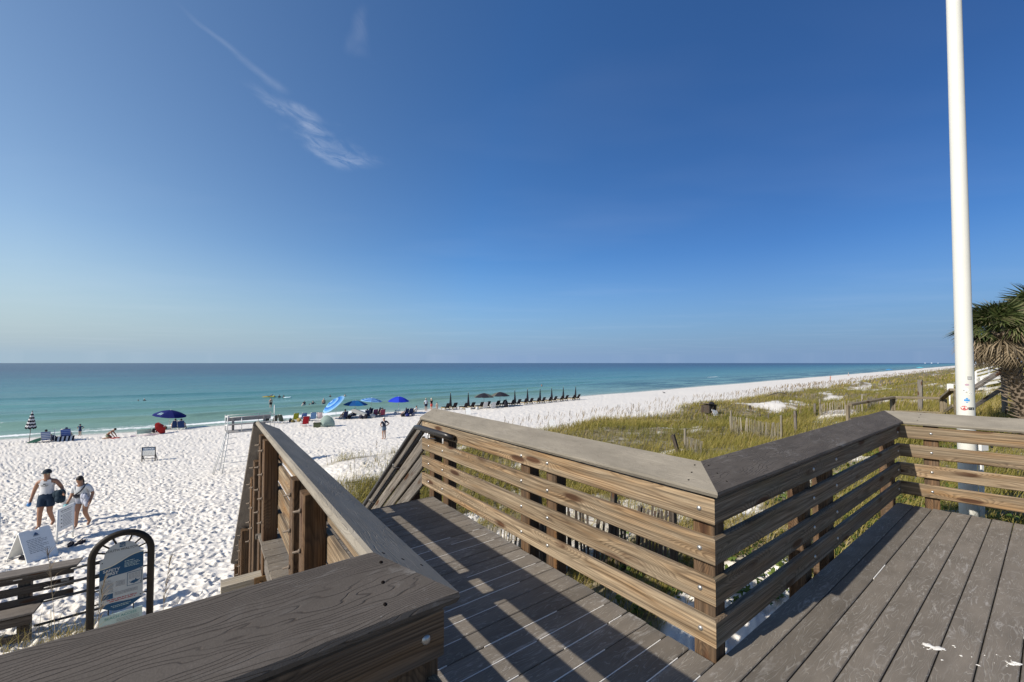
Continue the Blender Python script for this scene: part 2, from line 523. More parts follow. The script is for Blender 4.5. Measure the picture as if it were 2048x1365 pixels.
# sea: turbid body colour by depth (distance offshore) under a clear rippled skin
m, n = mat("sea_water")
t = n("ShaderNodeTexCoord")
off = n("ShaderNodeAttribute", attribute_name="off")
alo = n("ShaderNodeAttribute", attribute_name="along")
foam = n("ShaderNodeAttribute", attribute_name="foam")
bv = n("ShaderNodeCombineXYZ", inp={0: n.math("MULTIPLY", alo.outputs["Fac"], 0.010), 1: n.math("MULTIPLY", off.outputs["Fac"], 0.028)}).outputs[0]
band = n.noise(bv, 1.0, 4, 0.6)
lg = n.math("LOGARITHM", n.math("MAXIMUM", n.math("ADD", off.outputs["Fac"], 1.0), 1.0), 10.0)
lg = n.math("ADD", lg, n.math("MULTIPLY", n.math("SUBTRACT", band, 0.5), 0.55))
lg = n.math("DIVIDE", lg, 4.0)
c = n.ramp(lg, [(0.0, (0.40, 0.42, 0.34)), (0.13, (0.22, 0.315, 0.255)), (0.30, (0.150, 0.285, 0.250)), (0.44, (0.072, 0.205, 0.208)),
                (0.54, (0.028, 0.130, 0.165)), (0.62, (0.013, 0.070, 0.118)), (0.70, (0.009, 0.036, 0.085)), (1.0, (0.008, 0.030, 0.08))])
bv2 = n("ShaderNodeCombineXYZ", inp={0: n.math("MULTIPLY", alo.outputs["Fac"], 0.03), 1: n.math("MULTIPLY", off.outputs["Fac"], 0.16)}).outputs[0]
weed = n.noise(bv2, 1.0, 4, 0.6)
near = n.math("MULTIPLY", n.range(off.outputs["Fac"], 1, 4, 0, 1), n.range(off.outputs["Fac"], 22, 45, 1, 0))
farweed = n.range(alo.outputs["Fac"], 70, 110, 0.12, 1)
c = n.mix(n.math("MULTIPLY", n.math("MULTIPLY", n.range(weed, 0.42, 0.56), near), n.math("MULTIPLY", farweed, 0.8)), c, (0.025, 0.075, 0.075))
bv3 = n("ShaderNodeCombineXYZ", inp={0: n.math("MULTIPLY", alo.outputs["Fac"], 0.022), 1: n.math("MULTIPLY", n.math("LOGARITHM", n.math("MAXIMUM", n.math("ADD", off.outputs["Fac"], 12.0), 1.0), 10.0), 42.0)}).outputs[0]
streak = n.range(n.noise(bv3, 1.0, 4, 0.65), 0.3, 0.7, 0.80, 1.16)
c = n.mix(1.0, c, n("ShaderNodeCombineColor", inp={0: streak, 1: streak, 2: streak}).outputs[0], "MULTIPLY")
fo = n.noise(t.outputs["Object"], 3.2, 5, 0.7)
ff = n.range(n.math("ADD", foam.outputs["Fac"], n.math("MULTIPLY", n.math("SUBTRACT", fo, 0.5), 1.5)), 0.45, 0.75)
ff = n.math("MULTIPLY", ff, n.math("GREATER_THAN", foam.outputs["Fac"], 0.02))
c = n.mix(ff, c, (0.78, 0.80, 0.79))
wv = n.mapping(t.outputs["Object"], (1, 1, 1), (0, 0, 0), (0, 0, -0.707))
r1 = n.noise(n.mapping(wv, (0.16, 0.9, 1)), 1.0, 4, 0.6)
r2 = n.noise(n.mapping(wv, (0.9, 3.0, 1)), 1.0, 3, 0.6)
nm = n.bump(n.math("ADD", n.math("MULTIPLY", r1, 1.0), n.math("MULTIPLY", r2, 0.25)), 0.5, 0.35)
d = n("ShaderNodeBsdfDiffuse", inp={"Color": c, "Normal": nm})
gl = n("ShaderNodeBsdfGlossy", inp={"Color": (0.9, 0.95, 1, 1), "Roughness": 0.16, "Normal": nm})
fr = n("ShaderNodeFresnel", inp={"IOR": 1.33, "Normal": nm})
fk = n.range(fr.outputs[0], 0.02, 0.7, 0.02, 0.40)
fk = n.math("MULTIPLY", fk, n.math("SUBTRACT", 1.0, ff))
mx = n("ShaderNodeMixShader", inp={0: fk, 1: d.outputs[0], 2: gl.outputs[0]})
o = n("ShaderNodeOutputMaterial", inp={0: mx.outputs[0]})
M_SEA = m


def leafmat(name, stops, trans=0.3):
    m, n = mat(name)
    a = n("ShaderNodeAttribute", attribute_name="tint")
    c = n.ramp(a.outputs["Fac"], stops)
    finish(n, c, 0.6, None, 0, 0.25, trans)
    return m


M_GRASS = leafmat("dune_grass_blades", [(0.0, (0.07, 0.082, 0.016)), (0.35, (0.15, 0.148, 0.026)), (0.65, (0.25, 0.205, 0.042)), (0.9, (0.36, 0.28, 0.10)), (1.0, (0.42, 0.34, 0.18))])
M_OATS = leafmat("sea_oat_heads", [(0.0, (0.11, 0.10, 0.05)), (0.5, (0.23, 0.17, 0.10)), (1.0, (0.36, 0.28, 0.19))])
M_LEAF = leafmat("beach_creeper_leaves", [(0.0, (0.03, 0.06, 0.012)), (0.5, (0.075, 0.125, 0.025)), (1.0, (0.15, 0.19, 0.04))])
M_FROND = leafmat("palm_frond_green", [(0.0, (0.03, 0.052, 0.014)), (0.6, (0.075, 0.095, 0.03)), (1.0, (0.30, 0.26, 0.15))], 0.25)
M_DEAD = leafmat("palm_frond_dead", [(0.0, (0.10, 0.075, 0.045)), (1.0, (0.33, 0.26, 0.17))], 0.2)

# ------------------------------------------------------------------ builders
WM = {}                         # world matrices of the things


def link(name, me, parent=None, M=None, material=None):
    o = bpy.data.objects.new(name, me)
    COL.objects.link(o)
    M = M or Matrix.Identity(4)
    WM[o] = M
    if parent is not None:
        o.parent = parent
        o.matrix_basis = WM[parent].inverted() @ M
    else:
        o.matrix_basis = M
    if material is not None and me is not None and len(me.materials) == 0:
        me.materials.append(material)
    return o


def thing(name, label, cat, loc=(0, 0, 0), rotz=0.0, group=None, tilt=None):
    M = Matrix.Translation(Vector(loc)) @ Matrix.Rotation(rotz, 4, "Z")
    if tilt is not None:
        M = M @ tilt
    o = link(name, None, None, M)
    o.empty_display_size = 0.2
    return tag(o, label, cat, group)


def tag(o, label=None, cat=None, group=None, kind=None):
    if label:
        o["label"] = label
    if cat:
        o["category"] = cat
    if group:
        o["group"] = group
    if kind:
        o["kind"] = kind
    return o


def copy_tree(o, M, label=None, group=None):
    """a copy of a thing with its parts and sub-parts (mesh data shared)"""
    c = o.copy()
    COL.objects.link(c)
    WM[c] = M
    c.matrix_basis = M
    if label:
        c["label"] = label
    if group:
        c["group"] = group
    for ch in KIDS(o):
        k = ch.copy()
        COL.objects.link(k)
        k.parent = c
        WM[k] = M
        for g in KIDS(ch):
            q = g.copy()
            COL.objects.link(q)
            q.parent = k
    return c


def KIDS(o):
    return [x for x in COL.objects if x.parent == o]


def pose(loc, rotz=0.0, tilt=None):
    M = Matrix.Translation(Vector(loc)) @ Matrix.Rotation(rotz, 4, "Z")
    return M @ tilt if tilt is not None else M


class MB:
    """collects shapes; build() links them as ONE mesh object"""
    def __init__(s):
        s.v, s.f, s.m, s.sm = [], [], [], []
        s.mi, s.smooth = 0, False

    def add(s, vs, fs):
        b = len(s.v)
        s.v += [tuple(v) for v in vs]
        for f in fs:
            s.f.append(tuple(i + b for i in f))
            s.m.append(s.mi)
            s.sm.append(s.smooth)

    def box(s, c, sz, M=None):
        x, y, z = sz[0] / 2, sz[1] / 2, sz[2] / 2
        vs = [Vector((a, b, d)) for a in (-x, x) for b in (-y, y) for d in (-z, z)]
        vs = [(M @ v if M is not None else v) + Vector(c) for v in vs]
        s.add(vs, [(0, 1, 3, 2), (4, 6, 7, 5), (0, 4, 5, 1), (2, 3, 7, 6), (0, 2, 6, 4), (1, 5, 7, 3)])
        return s

    def tube(s, pts, r, n=8, cap=True):
        pts = [Vector(p) for p in pts]
        rs = r if isinstance(r, (list, tuple)) else [r] * len(pts)
        sm, s.smooth = s.smooth, True
        vs, fs = [], []
        t0 = (pts[1] - pts[0]).normalized()
        ref = Vector((0, 0, 1)) if abs(t0.z) < 0.9 else Vector((1, 0, 0))
        u = t0.cross(ref).normalized()
        for i, p in enumerate(pts):
            a = pts[max(i - 1, 0)]
            b = pts[min(i + 1, len(pts) - 1)]
            t = (b - a).normalized()
            u = (u - t * u.dot(t)).normalized()
            v = t.cross(u)
            for k in range(n):
                an = 2 * PI * k / n
                vs.append(p + (u * math.cos(an) + v * math.sin(an)) * rs[i])
        for i in range(len(pts) - 1):
            for k in range(n):
                k2 = (k + 1) % n
                fs.append((i * n + k, i * n + k2, (i + 1) * n + k2, (i + 1) * n + k))
        if cap:
            fs.append(tuple(range(n))[::-1])
            fs.append(tuple((len(pts) - 1) * n + k for k in range(n)))
        s.add(vs, fs)
        s.smooth = sm
        return s

    def ell(s, c, r, n=12, m=8, M=None, z0=-1.0):
        """ellipsoid (from height z0*r upwards)"""
        sm, s.smooth = s.smooth, True
        vs, fs = [], []
        a0 = math.asin(max(-1, z0))
        for i in range(m + 1):
            a = a0 + (PI / 2 - a0) * i / m
            for k in range(n):
                b = 2 * PI * k / n
                v = Vector((r[0] * math.cos(a) * math.cos(b), r[1] * math.cos(a) * math.sin(b), r[2] * math.sin(a)))
                vs.append((M @ v if M is not None else v) + Vector(c))
        for i in range(m):
            for k in range(n):
                k2 = (k + 1) % n
                fs.append((i * n + k, i * n + k2, (i + 1) * n + k2, (i + 1) * n + k))
        s.add(vs, fs)
        s.smooth = sm
        return s

    def sheet(s, grid, thick=0.0):
        """grid of points (rows of equal length); with thickness it becomes a closed slab"""
        R, C = len(grid), len(grid[0])
        vs = [Vector(p) for row in grid for p in row]
        fs = [(i * C + j, i * C + j + 1, (i + 1) * C + j + 1, (i + 1) * C + j) for i in range(R - 1) for j in range(C - 1)]
        if thick:
            nv = len(vs)
            nrm = []
            for i in range(R):
                for j in range(C):
                    a = vs[min(i + 1, R - 1) * C + j] - vs[max(i - 1, 0) * C + j]
                    b = vs[i * C + min(j + 1, C - 1)] - vs[i * C + max(j - 1, 0)]
                    q = a.cross(b)
                    nrm.append(q.normalized() if q.length > 1e-9 else Vector((0, 0, 1)))
            vs = vs + [v + k * thick for v, k in zip(vs, nrm)]
            fs = fs + [tuple(i + nv for i in f[::-1]) for f in fs]
            rim = [j for j in range(C)] + [i * C + C - 1 for i in range(1, R)] + [(R - 1) * C + j for j in range(C - 2, -1, -1)] + [i * C for i in range(R - 2, 0, -1)]
            for a, b in zip(rim, rim[1:] + rim[:1]):
                fs.append((a, a + nv, b + nv, b))
        s.add(vs, fs)
        return s

    def mesh(s, name, mats):
        me = bpy.data.meshes.new(name)
        me.from_pydata([tuple(v) for v in s.v], [], s.f)
        for q in mats if isinstance(mats, (list, tuple)) else [mats]:
            me.materials.append(q)
        me.polygons.foreach_set("material_index", s.m)
        me.polygons.foreach_set("use_smooth", s.sm)
        bm = bmesh.new()
        bm.from_mesh(me)
        bmesh.ops.recalc_face_normals(bm, faces=bm.faces)
        bm.to_mesh(me)
        bm.free()
        me.update()
        return me

    def build(s, name, mats, parent=None, M=None):
        """M is the world matrix; by default the parent's own"""
        return link(name, s.mesh(name, mats), parent, M if M is not None else (WM[parent] if parent is not None else None))


def bulk(name, verts, faces, material, tint=None, smooth=False, parent=None):
    """big mesh from numpy arrays; faces all of one size"""
    me = bpy.data.meshes.new(name)
    nv, (nf, k) = len(verts), faces.shape
    me.vertices.add(nv)
    me.vertices.foreach_set("co", np.ascontiguousarray(verts, np.float32).ravel())
    me.loops.add(nf * k)
    me.loops.foreach_set("vertex_index", np.ascontiguousarray(faces, np.int32).ravel())
    me.polygons.add(nf)
    me.polygons.foreach_set("loop_start", np.arange(0, nf * k, k, dtype=np.int32))
    me.polygons.foreach_set("loop_total", np.full(nf, k, dtype=np.int32))
    me.update(calc_edges=True)
    if smooth:
        me.polygons.foreach_set("use_smooth", np.ones(nf, dtype=bool))
    for key, arr in (tint or {}).items():
        a = me.attributes.new(key, "FLOAT", "POINT")
        a.data.foreach_set("value", np.ascontiguousarray(arr, np.float32))
    me.materials.append(material)
    return link(name, me, parent, WM[parent] if parent is not None else None)


BOARD_CACHE = {}


def board_mesh(length, w_, t_, ch, material, ends=None, M=None, seg=1):
    """chamfered plank along local x (width y, thickness z); ends = two (point, normal) world planes to cut it at"""
    key = (round(length, 4), round(w_, 4), round(t_, 4), ch, material.name)
    if ends is None and key in BOARD_CACHE:
        return BOARD_CACHE[key]
    a, b, c = w_ / 2, t_ / 2, ch
    prof = [(-a + c, -b), (a - c, -b), (a, -b + c), (a, b - c), (a - c, b), (-a + c, b), (-a, b - c), (-a, -b + c)]
    vs = []
    for side in (0, 1):
        for y, z in prof:
            x = (-length / 2, length / 2)[side]
            if ends is not None and ends[side] is not None:
                p0, nn = ends[side]
                P = M @ Vector((0, y, z))
                D = (M.to_3x3() @ Vector((1, 0, 0)))
                x = (Vector(p0) - P).dot(Vector(nn)) / D.dot(Vector(nn))
            vs.append((x, y, z))
    fs = [(k, (k + 1) % 8, 8 + (k + 1) % 8, 8 + k) for k in range(8)]
    fs += [tuple(range(8))[::-1], tuple(range(8, 16))]
    me = bpy.data.meshes.new("plank")
    me.from_pydata(vs, [], fs)
    me.materials.append(material)
    me.update()
    if ends is None:
        BOARD_CACHE[key] = me
    return me


def frame(a, b, nrm):
    """matrix at the middle of a-b: x along it, z as near as can be to nrm"""
    a, b = Vector(a), Vector(b)
    x = (b - a).normalized()
    z = Vector(nrm)
    z = (z - x * z.dot(x)).normalized()
    y = z.cross(x)
    M = Matrix((x, y, z)).transposed().to_4x4()
    M.translation = (a + b) / 2
    return M


def board(name, parent, a, b, nrm, w_, t_, material, ch=0.006, ends=None):
    a, b = Vector(a), Vector(b)
    M = frame(a, b, nrm)
    me = board_mesh((b - a).length, w_, t_, ch, material, ends, M)
    return link(name, me, parent, M)


def text_mesh(body, size, align="CENTER", bold=0.0, extrude=0.0005):
    cu = bpy.data.curves.new("lettering", "FONT")
    cu.body = body
    cu.size = size
    cu.align_x = align
    cu.align_y = "CENTER"
    cu.extrude = extrude
    cu.offset = bold
    cu.resolution_u = 3
    o = bpy.data.objects.new("lettering", cu)
    COL.objects.link(o)
    dg = bpy.context.evaluated_depsgraph_get()
    me = bpy.data.meshes.new_from_object(o.evaluated_get(dg))
    bpy.data.objects.remove(o)
    return me


def lettering(parent, body, size, M, material, align="CENTER", bold=0.0):
    me = text_mesh(body, size, align, bold)
    me.materials.clear()
    me.materials.append(material)
    return link("lettering", me, parent, M)


# ------------------------------------------------------------------ ground: one sheet to the horizon
BARE += [(24.2, 42.2, 3.4, 1.3), (28.5, 41.0, 1.6, .8), (47.7, 40.8, 5.5, 1.6), (98, 39.5, 9, 1.6), (2.6, 53.2, 1.7, 0.8), (6.6, 51.4, 1.9, 1.0), (8.8, 52.0, 2.0, 1.2)]


def pocks(X, Y):
    """trampled dry sand: overlapping footprints with pushed-up rims"""
    out = np.zeros_like(X)
    for cell, amp, rad, seed in ((0.30, 0.060, 0.088, 1), (0.24, 0.046, 0.070, 2), (0.55, 0.045, 0.15, 3)):
        gx, gy = np.floor(X / cell), np.floor(Y / cell)
        for dx in (-1, 0, 1):
            for dy in (-1, 0, 1):
                ix, iy = gx + dx, gy + dy
                h1, h2, h3, h4 = (hash2(ix, iy, seed * 10 + q) for q in range(4))
                px, py = (ix + 0.1 + 0.8 * h1) * cell, (iy + 0.1 + 0.8 * h2) * cell
                an = h3 * 6.283
                ca, sa = np.cos(an), np.sin(an)
                ux, uy = (X - px) * ca + (Y - py) * sa, -(X - px) * sa + (Y - py) * ca
                r = np.sqrt((ux / (rad * (1.15 + 0.5 * h4))) ** 2 + (uy / (rad * 0.72)) ** 2)
                k = amp * (0.3 + 0.7 * h4)
                out += np.where(r < 2.4, k * (-np.exp(-(r * 1.15) ** 2 * 1.3) + 0.55 * np.exp(-((r - 1.25) / 0.42) ** 2)), 0)
    out += 0.045 * (fbm(X * 2.3, Y * 2.3, 44, 3) - 0.5)
    return out


def make_ground():
    half = math.radians(58)
    az_in = np.arctan(np.linspace(-math.tan(half), math.tan(half), 1000))
    az_out = np.linspace(half, 2 * PI - half, 60)[1:-1]
    az = np.concatenate([az_in, az_out])
    drop = 5.2
    ypx = np.linspace(813 * drop / 5.2, 813 * drop / 62.0, 690)
    rows = np.concatenate([[0.6, 1.2], np.linspace(1.7, 5.12, 44), 813 * drop / ypx, np.geomspace(64, 400, 60), np.geomspace(440, 30000, 24)])
    A, Rr = np.meshgrid(az, rows, indexing="xy")
    # rows are distances straight ahead inside the view, plain radii outside it
    inside = np.abs(A) <= half + 1e-6
    rad = np.where(inside, Rr / np.maximum(np.cos(A), 0.3), Rr / math.cos(half))
    X, Y = np.sin(A) * rad, np.cos(A) * rad
    s, d = sd(X, Y)
    Z = ground(X, Y)
    v = veg(X, Y)
    foot = smooth(1.5, 5.0, d) * (1 - 0.75 * v) * (rad < 170)
    near = np.zeros_like(Z)
    sel = foot > 0.01
    near[sel] = pocks(X[sel], Y[sel])
    trod = 0.55 + 0.9 * fbm(X * 0.22, Y * 0.22, 61, 2)
    far = 1 - 0.35 * smooth(26, 70, rad)
    Z = Z + near * foot * trod * far * 1.15
    wet = 1 - smooth(0.5, 2.2, d + 0.8 * (fbm(s * 0.3, d * 0.1, 8) - 0.5))
    nr, nc = X.shape
    idx = np.arange(nr * nc).reshape(nr, nc)
    a, b = idx[:-1], idx[1:]
    F = np.stack([a, np.roll(a, -1, 1), np.roll(b, -1, 1), b], -1).reshape(-1, 4)
    V = np.stack([X, Y, Z], -1).reshape(-1, 3)
    V = np.vstack([V, [[0, 0, float(ground(0.0, 0.0))]]])
    F = F[:, ::-1]
    o = bulk("ground", V, F, M_SAND, {"veg": np.append(v.ravel(), 0), "wet": np.append(wet.ravel(), 0)}, True)
    tag(o, "white trampled sand beach rising into low dunes", None, None, "structure")


make_ground()


def make_sea():
    s = np.concatenate([-np.geomspace(45000, 62, 44), np.arange(-60, 130, 0.55), np.geomspace(130, 420, 130), np.geomspace(440, 45000, 60)])
    o = np.concatenate([np.arange(-4.0, 46, 0.22), np.geomspace(46, 320, 150), np.geomspace(330, 45000, 60)])
    S, O = np.meshgrid(s, o, indexing="xy")
    X = SX0 + S * SUX - O * SNX
    Y = SY0 + S * SUY - O * SNY
    _, d = sd(X, Y)
    off = -d
    z = np.full_like(X, SEA)
    fade = np.exp(-np.maximum(off, 0) / 500.0) * smooth(-1.5, 1.5, off)
    z += fade * 0.10 * (fbm(S * 0.10, off * 0.42, 90, 3) - 0.5) * 2
    z += fade * 0.05 * (fbm(S * 0.5, off * 1.4, 95, 2) - 0.5) * 2
    foam = np.zeros_like(X)

    def crest(pos, height, width, s0, s1, soft, wig, seed):
        nonlocal z
        line = pos + wig * (fbm(S * 0.035, S * 0 + seed, seed, 3) - 0.5) * 2
        e = smooth(s0 - soft, s0 + soft, S) * (1 - smooth(s1 - soft, s1 + soft, S))
        q = off - line
        z += height * e * np.where(q > 0, np.exp(-(q / (width * 1.9)) ** 2), np.exp(-(q / (width * 0.7)) ** 2))
        return q, e

    # swell lines rolling in
    q, e = crest(9.5, 0.66, 1.2, -34, 9, 5, 1.2, 3)
    b = smooth(-40, -22, -S - 0.0) * e
    foam += e * (1 - smooth(-20, -13.5, S)) * np.exp(-((q + 0.5) / 1.9) ** 2) * 1.25
    q, e = crest(11.5, 0.62, 1.1, 9, 40, 6, 1.0, 5)
    crest(14, 0.5, 1.2, 28, 75, 10, 1.5, 7)
    crest(22, 0.42, 1.7, -30, 30, 12, 2.0, 9)
    crest(27, 0.38, 1.7, 20, 90, 16, 2.0, 10)
    crest(38, 0.36, 2.2, -60, 120, 20, 3.0, 11)
    crest(60, 0.36, 3.0, -60, 200, 20, 4.0, 12)
    # spent foam near the edge
    for pos, s0, s1, wd, amp, seed in ((3.2, -16, 6, 1.3, 0.72, 21), (3.9, 2, 22, 1.35, 0.85, 22), (2.6, 0, 20, 0.6, 0.7, 29), (2.0, -30, -14, 0.7, 0.5, 23), (1.8, 22, 70, 0.5, 0.55, 24), (5.0, -12, -2, 0.6, 0.5, 27)):
        line = pos + 1.0 * (fbm(S * 0.09, S * 0 + seed, seed, 3) - 0.5) * 2
        e = smooth(s0 - 3, s0 + 3, S) * (1 - smooth(s1 - 3, s1 + 3, S))
        foam += amp * e * np.exp(-((off - line) / wd) ** 2)
    foam += 0.55 * np.exp(-((off - 0.5 - 0.5 * (fbm(S * 0.2, S * 0, 33, 2) - 0.5)) / 0.35) ** 2) * smooth(-40, -20, S)
    foam += 0.95 * np.exp(-((off - 34 - 0.02 * (S - 205)) / 1.0) ** 2) * np.exp(-((S - 205) / 9) ** 2)
    nr, nc = X.shape
    idx = np.arange(nr * nc).reshape(nr, nc)
    F = np.stack([idx[:-1, :-1], idx[:-1, 1:], idx[1:, 1:], idx[1:, :-1]], -1).reshape(-1, 4)
    V = np.stack([X, Y, z], -1).reshape(-1, 3)
    w_ = bulk("sea", V, F, M_SEA, {"off": off.ravel(), "along": S.ravel(), "foam": foam.ravel()}, True)
    tag(w_, "calm turquoise sea with low swells and foam at the edge", None, None, "structure")


make_sea()

# ------------------------------------------------------------------ deck
IN_L, IN_R = 1.092, 2.152       # faces of the rails toward the walkers
LEFT_R = 0.568
deck = thing("boardwalk_deck", "raised deck and landing of grey brown composite boards at the head of the beach stairs", "deck", LR(1, 1, 0))
rd = random.Random(3)
pitch = 0.1385
l = 4.43
k = 0
while l > -1.6:
    a_, b_ = l - pitch + 0.006, l
    mid = (a_ + b_) / 2
    if mid > IN_L + 0.02:
        r0, r1 = 0.40, 2.165
    else:
        r0, r1 = -2.4, 6.30 + (0.95 - mid) * 0.16
    jl = rd.uniform(-0.004, 0.004)
    zz = rd.uniform(-0.0015, 0.0015) - 0.0125
    board("deck_board", deck, LR(mid, r0 + jl, zz), LR(mid, r1 + rd.uniform(-0.006, 0.006), zz), (0, 0, 1), b_ - a_, 0.025, M_DECK, 0.004)
    l -= pitch
    k += 1
# nosing, rim joists and joists below
board("nosing_board", deck, LR(4.452, 0.38, -0.022), LR(4.452, 2.17, -0.022), LV, 0.05, 0.028, M_DECK, 0.012)
board("rim_joist", deck, LR(4.41, 0.42, -0.15), LR(4.41, 2.17, -0.15), LV, 0.235, 0.038, M_OLD)
for r_ in (0.45, 1.0, 1.6, 2.15):
    board("joist", deck, LR(1.2, r_, -0.15), LR(4.38, r_, -0.15), RV, 0.23, 0.038, M_OLD)
for r_ in (-1.0, 0.4, 1.6, 2.8, 4.0, 5.2, 6.1):
    board("joist", deck, LR(-1.6, r_, -0.15), LR(1.05, r_, -0.15), RV, 0.23, 0.038, M_OLD)
board("rim_joist", deck, LR(1.09, 2.2, -0.15), LR(1.09, 6.25, -0.15), LV, 0.235, 0.038, M_OLD)
board("rim_joist", deck, LR(1.09, -2.4, -0.15), LR(1.09, 0.4, -0.15), LV, 0.235, 0.038, M_OLD)
# blown sand lodged in the gaps
fill = MB()
l = 4.43
while l > -1.5:
    if l > IN_L:
        x = 0.45
        while x < 2.1:
            n_ = rd.uniform(0.35, 1.5)
            dens = 0.9 if x < 1.3 else 0.45
            if l < 3.4 and rd.random() < dens:
                n_ = min(n_, 2.10 - x)
                fill.box(LR(l + 0.003, x + n_ / 2, -0.004), (n_, 0.0048, 0.008), Matrix.Rotation(math.atan2(RY, RX), 3, "Z"))
            x += n_ * rd.uniform(1.0, 1.5)
    else:
        x = 1.9
        while x < 6.0:
            n_ = rd.uniform(0.04, 0.45)
            if rd.random() < 0.30 * (1.25 - 0.2 * x if x < 5 else 0.2):
                fill.box(LR(l + 0.003, x + n_ / 2, -0.004), (n_, 0.004 + 0.002 * rd.random(), 0.008), Matrix.Rotation(math.atan2(RY, RX), 3, "Z"))
            x += n_ * rd.uniform(1.0, 2.2)
    l -= pitch
tag(fill.build("gap_sand", M_SANDHEAP, deck, Matrix.Identity(4)), kind="stuff")
# posts that carry the deck
for l_, r_ in ((0.3, 6.2), (-1.2, 6.2), (0.9, 4.9), (0.9, 3.0)):
    P = LR(l_, r_)
    board("support_post", deck, (P.x, P.y, float(ground(P.x, P.y)) - 0.4), (P.x, P.y, -0.27), RV, 0.14, 0.14, M_OLD)
P = LR(4.36, 0.0)
# bearer that sticks out beside the landing
beam = MB()
hx = [(-0.30, 0.0), (0.55, 0.0), (0.55, -0.20), (-0.16, -0.20), (-0.30, -0.10)]
for side in (0, 1):
    pass
M_b = Matrix((RV, LV, ZV)).transposed().to_4x4()
M_b.translation = LR(4.30, 0.42, -0.30)
vs = [(x, y, z) for y in (-0.07, 0.07) for x, z in hx]
beam.add(vs, [(0, 1, 2, 3, 4), (9, 8, 7, 6, 5)] + [(k, k + 5, (k + 1) % 5 + 5, (k + 1) % 5) for k in range(5)])
beam.build("bearer_beam", M_PALE, deck, M_b)
br = MB()
br.box((-0.015, -0.078, -0.1), (0.10, 0.014, 0.21))
plate = br.build("bearer_bracket", M_RUST, deck, M_b)
for z_ in (-0.055, -0.145):
    bo = MB()
    bo.tube([(-0.015, -0.085, z_), (-0.015, -0.10, z_)], 0.019, 6)
    bo.tube([(-0.015, -0.10, z_), (-0.015, -0.118, z_)], 0.009, 6)
    bo.build("bracket_bolt", M_RUST, plate, M_b)

M_HOLE = plain("dark_hole", (0.012, 0.010, 0.009), 0.95, 0.1, 9, 0, 0.0)
HOLE = MB().tube([(0, 0, -.002), (0, 0, 0.0004)], 0.0055, 8).mesh("screw_hole", M_HOLE)
BOLT = MB().ell((0, 0, 0), (0.0145, 0.0145, 0.008), 8, 3, None, 0.0).mesh("bolt", M_STEEL)
SHANK = MB().tube([(0, 0, 0), (0, 0, 0.012), (0, 0, 0.0125), (0, 0, 0.04)], [0.013, 0.013, 0.0065, 0.0065], 6).mesh("bolt_end", M_BOLTEND)
BZ = (0.080, 0.294, 0.508, 0.720)
BH, BT = 0.142, 0.038


def rail(label, A, B, out, posts, mitreA, mitreB, wmat, capmat, singles=(), shank=True, z_post=None, name="railing", post_w=0.12, post_d=0.115):
    """straight guard rail: A-B is the foot line of its inner faces, out points away from the walkers;
    posts = distances from A of post middles; mitreX = direction in plan of the cut at that end (None: square)"""
    A, B, out = Vector(A), Vector(B), Vector(out).normalized()
    e = (B - A).normalized()
    L_ = (B - A).length
    root = thing(name, label, "railing", A)

    def plane(p, mdir):
        if mdir is None:
            return (p, e)
        mdir = Vector(mdir).normalized()
        return (p, mdir.cross(ZV))

    ends = (plane(A, mitreA), plane(B, mitreB))
    cap_d = Vector(out * 0.206 + ZV * 0.106)
    cap_n = cap_d.cross(e).normalized()
    if cap_n.z < 0:
        cap_n = -cap_n
    lo = -out * 0.040 + ZV * 0.906
    mid = lo + cap_d * 0.5 - cap_n * 0.02
    board("cap", root, A + mid, B + mid, cap_n, cap_d.length, 0.040, capmat, 0.010, ends)
    cap_ob = [o for o in COL.objects if o.parent == root][0]
    for q in (0.16, L_ - 0.16):
        for f_ in (0.22, 0.5, 0.78):
            pt = A + e * (q + (f_ - 0.5) * 0.05) + lo + cap_d * f_
            Mh = frame(pt - e * 0.1, pt + e * 0.1, cap_n)
            link("screw_hole", HOLE, cap_ob, Mh)
    for i, zb in enumerate(BZ):
        c_ = out * (BT / 2) + ZV * (zb + BH / 2)
        bd = board("rail_board", root, A + c_, B + c_, -out, BH, BT, wmat, 0.007, ends)
        for q in posts:
            Mb = frame(A + e * (q - 0.1) - out * 0.0003 + ZV * (zb + BH / 2), A + e * (q + 0.1) - out * 0.0003 + ZV * (zb + BH / 2), -out)
            if q - 0.05 > 0 and q + 0.05 < L_:
                link("bolt", BOLT, bd, Mb)
    for q in posts:
        p = A + e * q + out * (BT + post_d / 2 + 0.001)
        zb = float(ground(p.x, p.y)) - 0.3 if z_post is None else z_post
        po = board("post", root, (p.x, p.y, zb), (p.x, p.y, 0.885), -out, post_w, post_d, M_POST, 0.007)
        if shank:
            for zc_ in BZ:
                Ms = frame(p + ZV * (zc_ + BH / 2) - e * 0.1, p + ZV * (zc_ + BH / 2) + e * 0.1, out)
                Ms.translation = p + out * (post_d / 2) + ZV * (zc_ + BH / 2)
                link("bolt_end", SHANK, po, Ms)
    return root


DIAG = LV + RV
DIAG2 = LV - RV
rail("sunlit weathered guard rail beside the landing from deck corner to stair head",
     LR(IN_L, IN_R), LR(4.74, IN_R), RV, (0.085, 1.32, 1.65, 3.10, 3.46), DIAG, None, M_RAIL, M_CAP_PALE, shank=False)
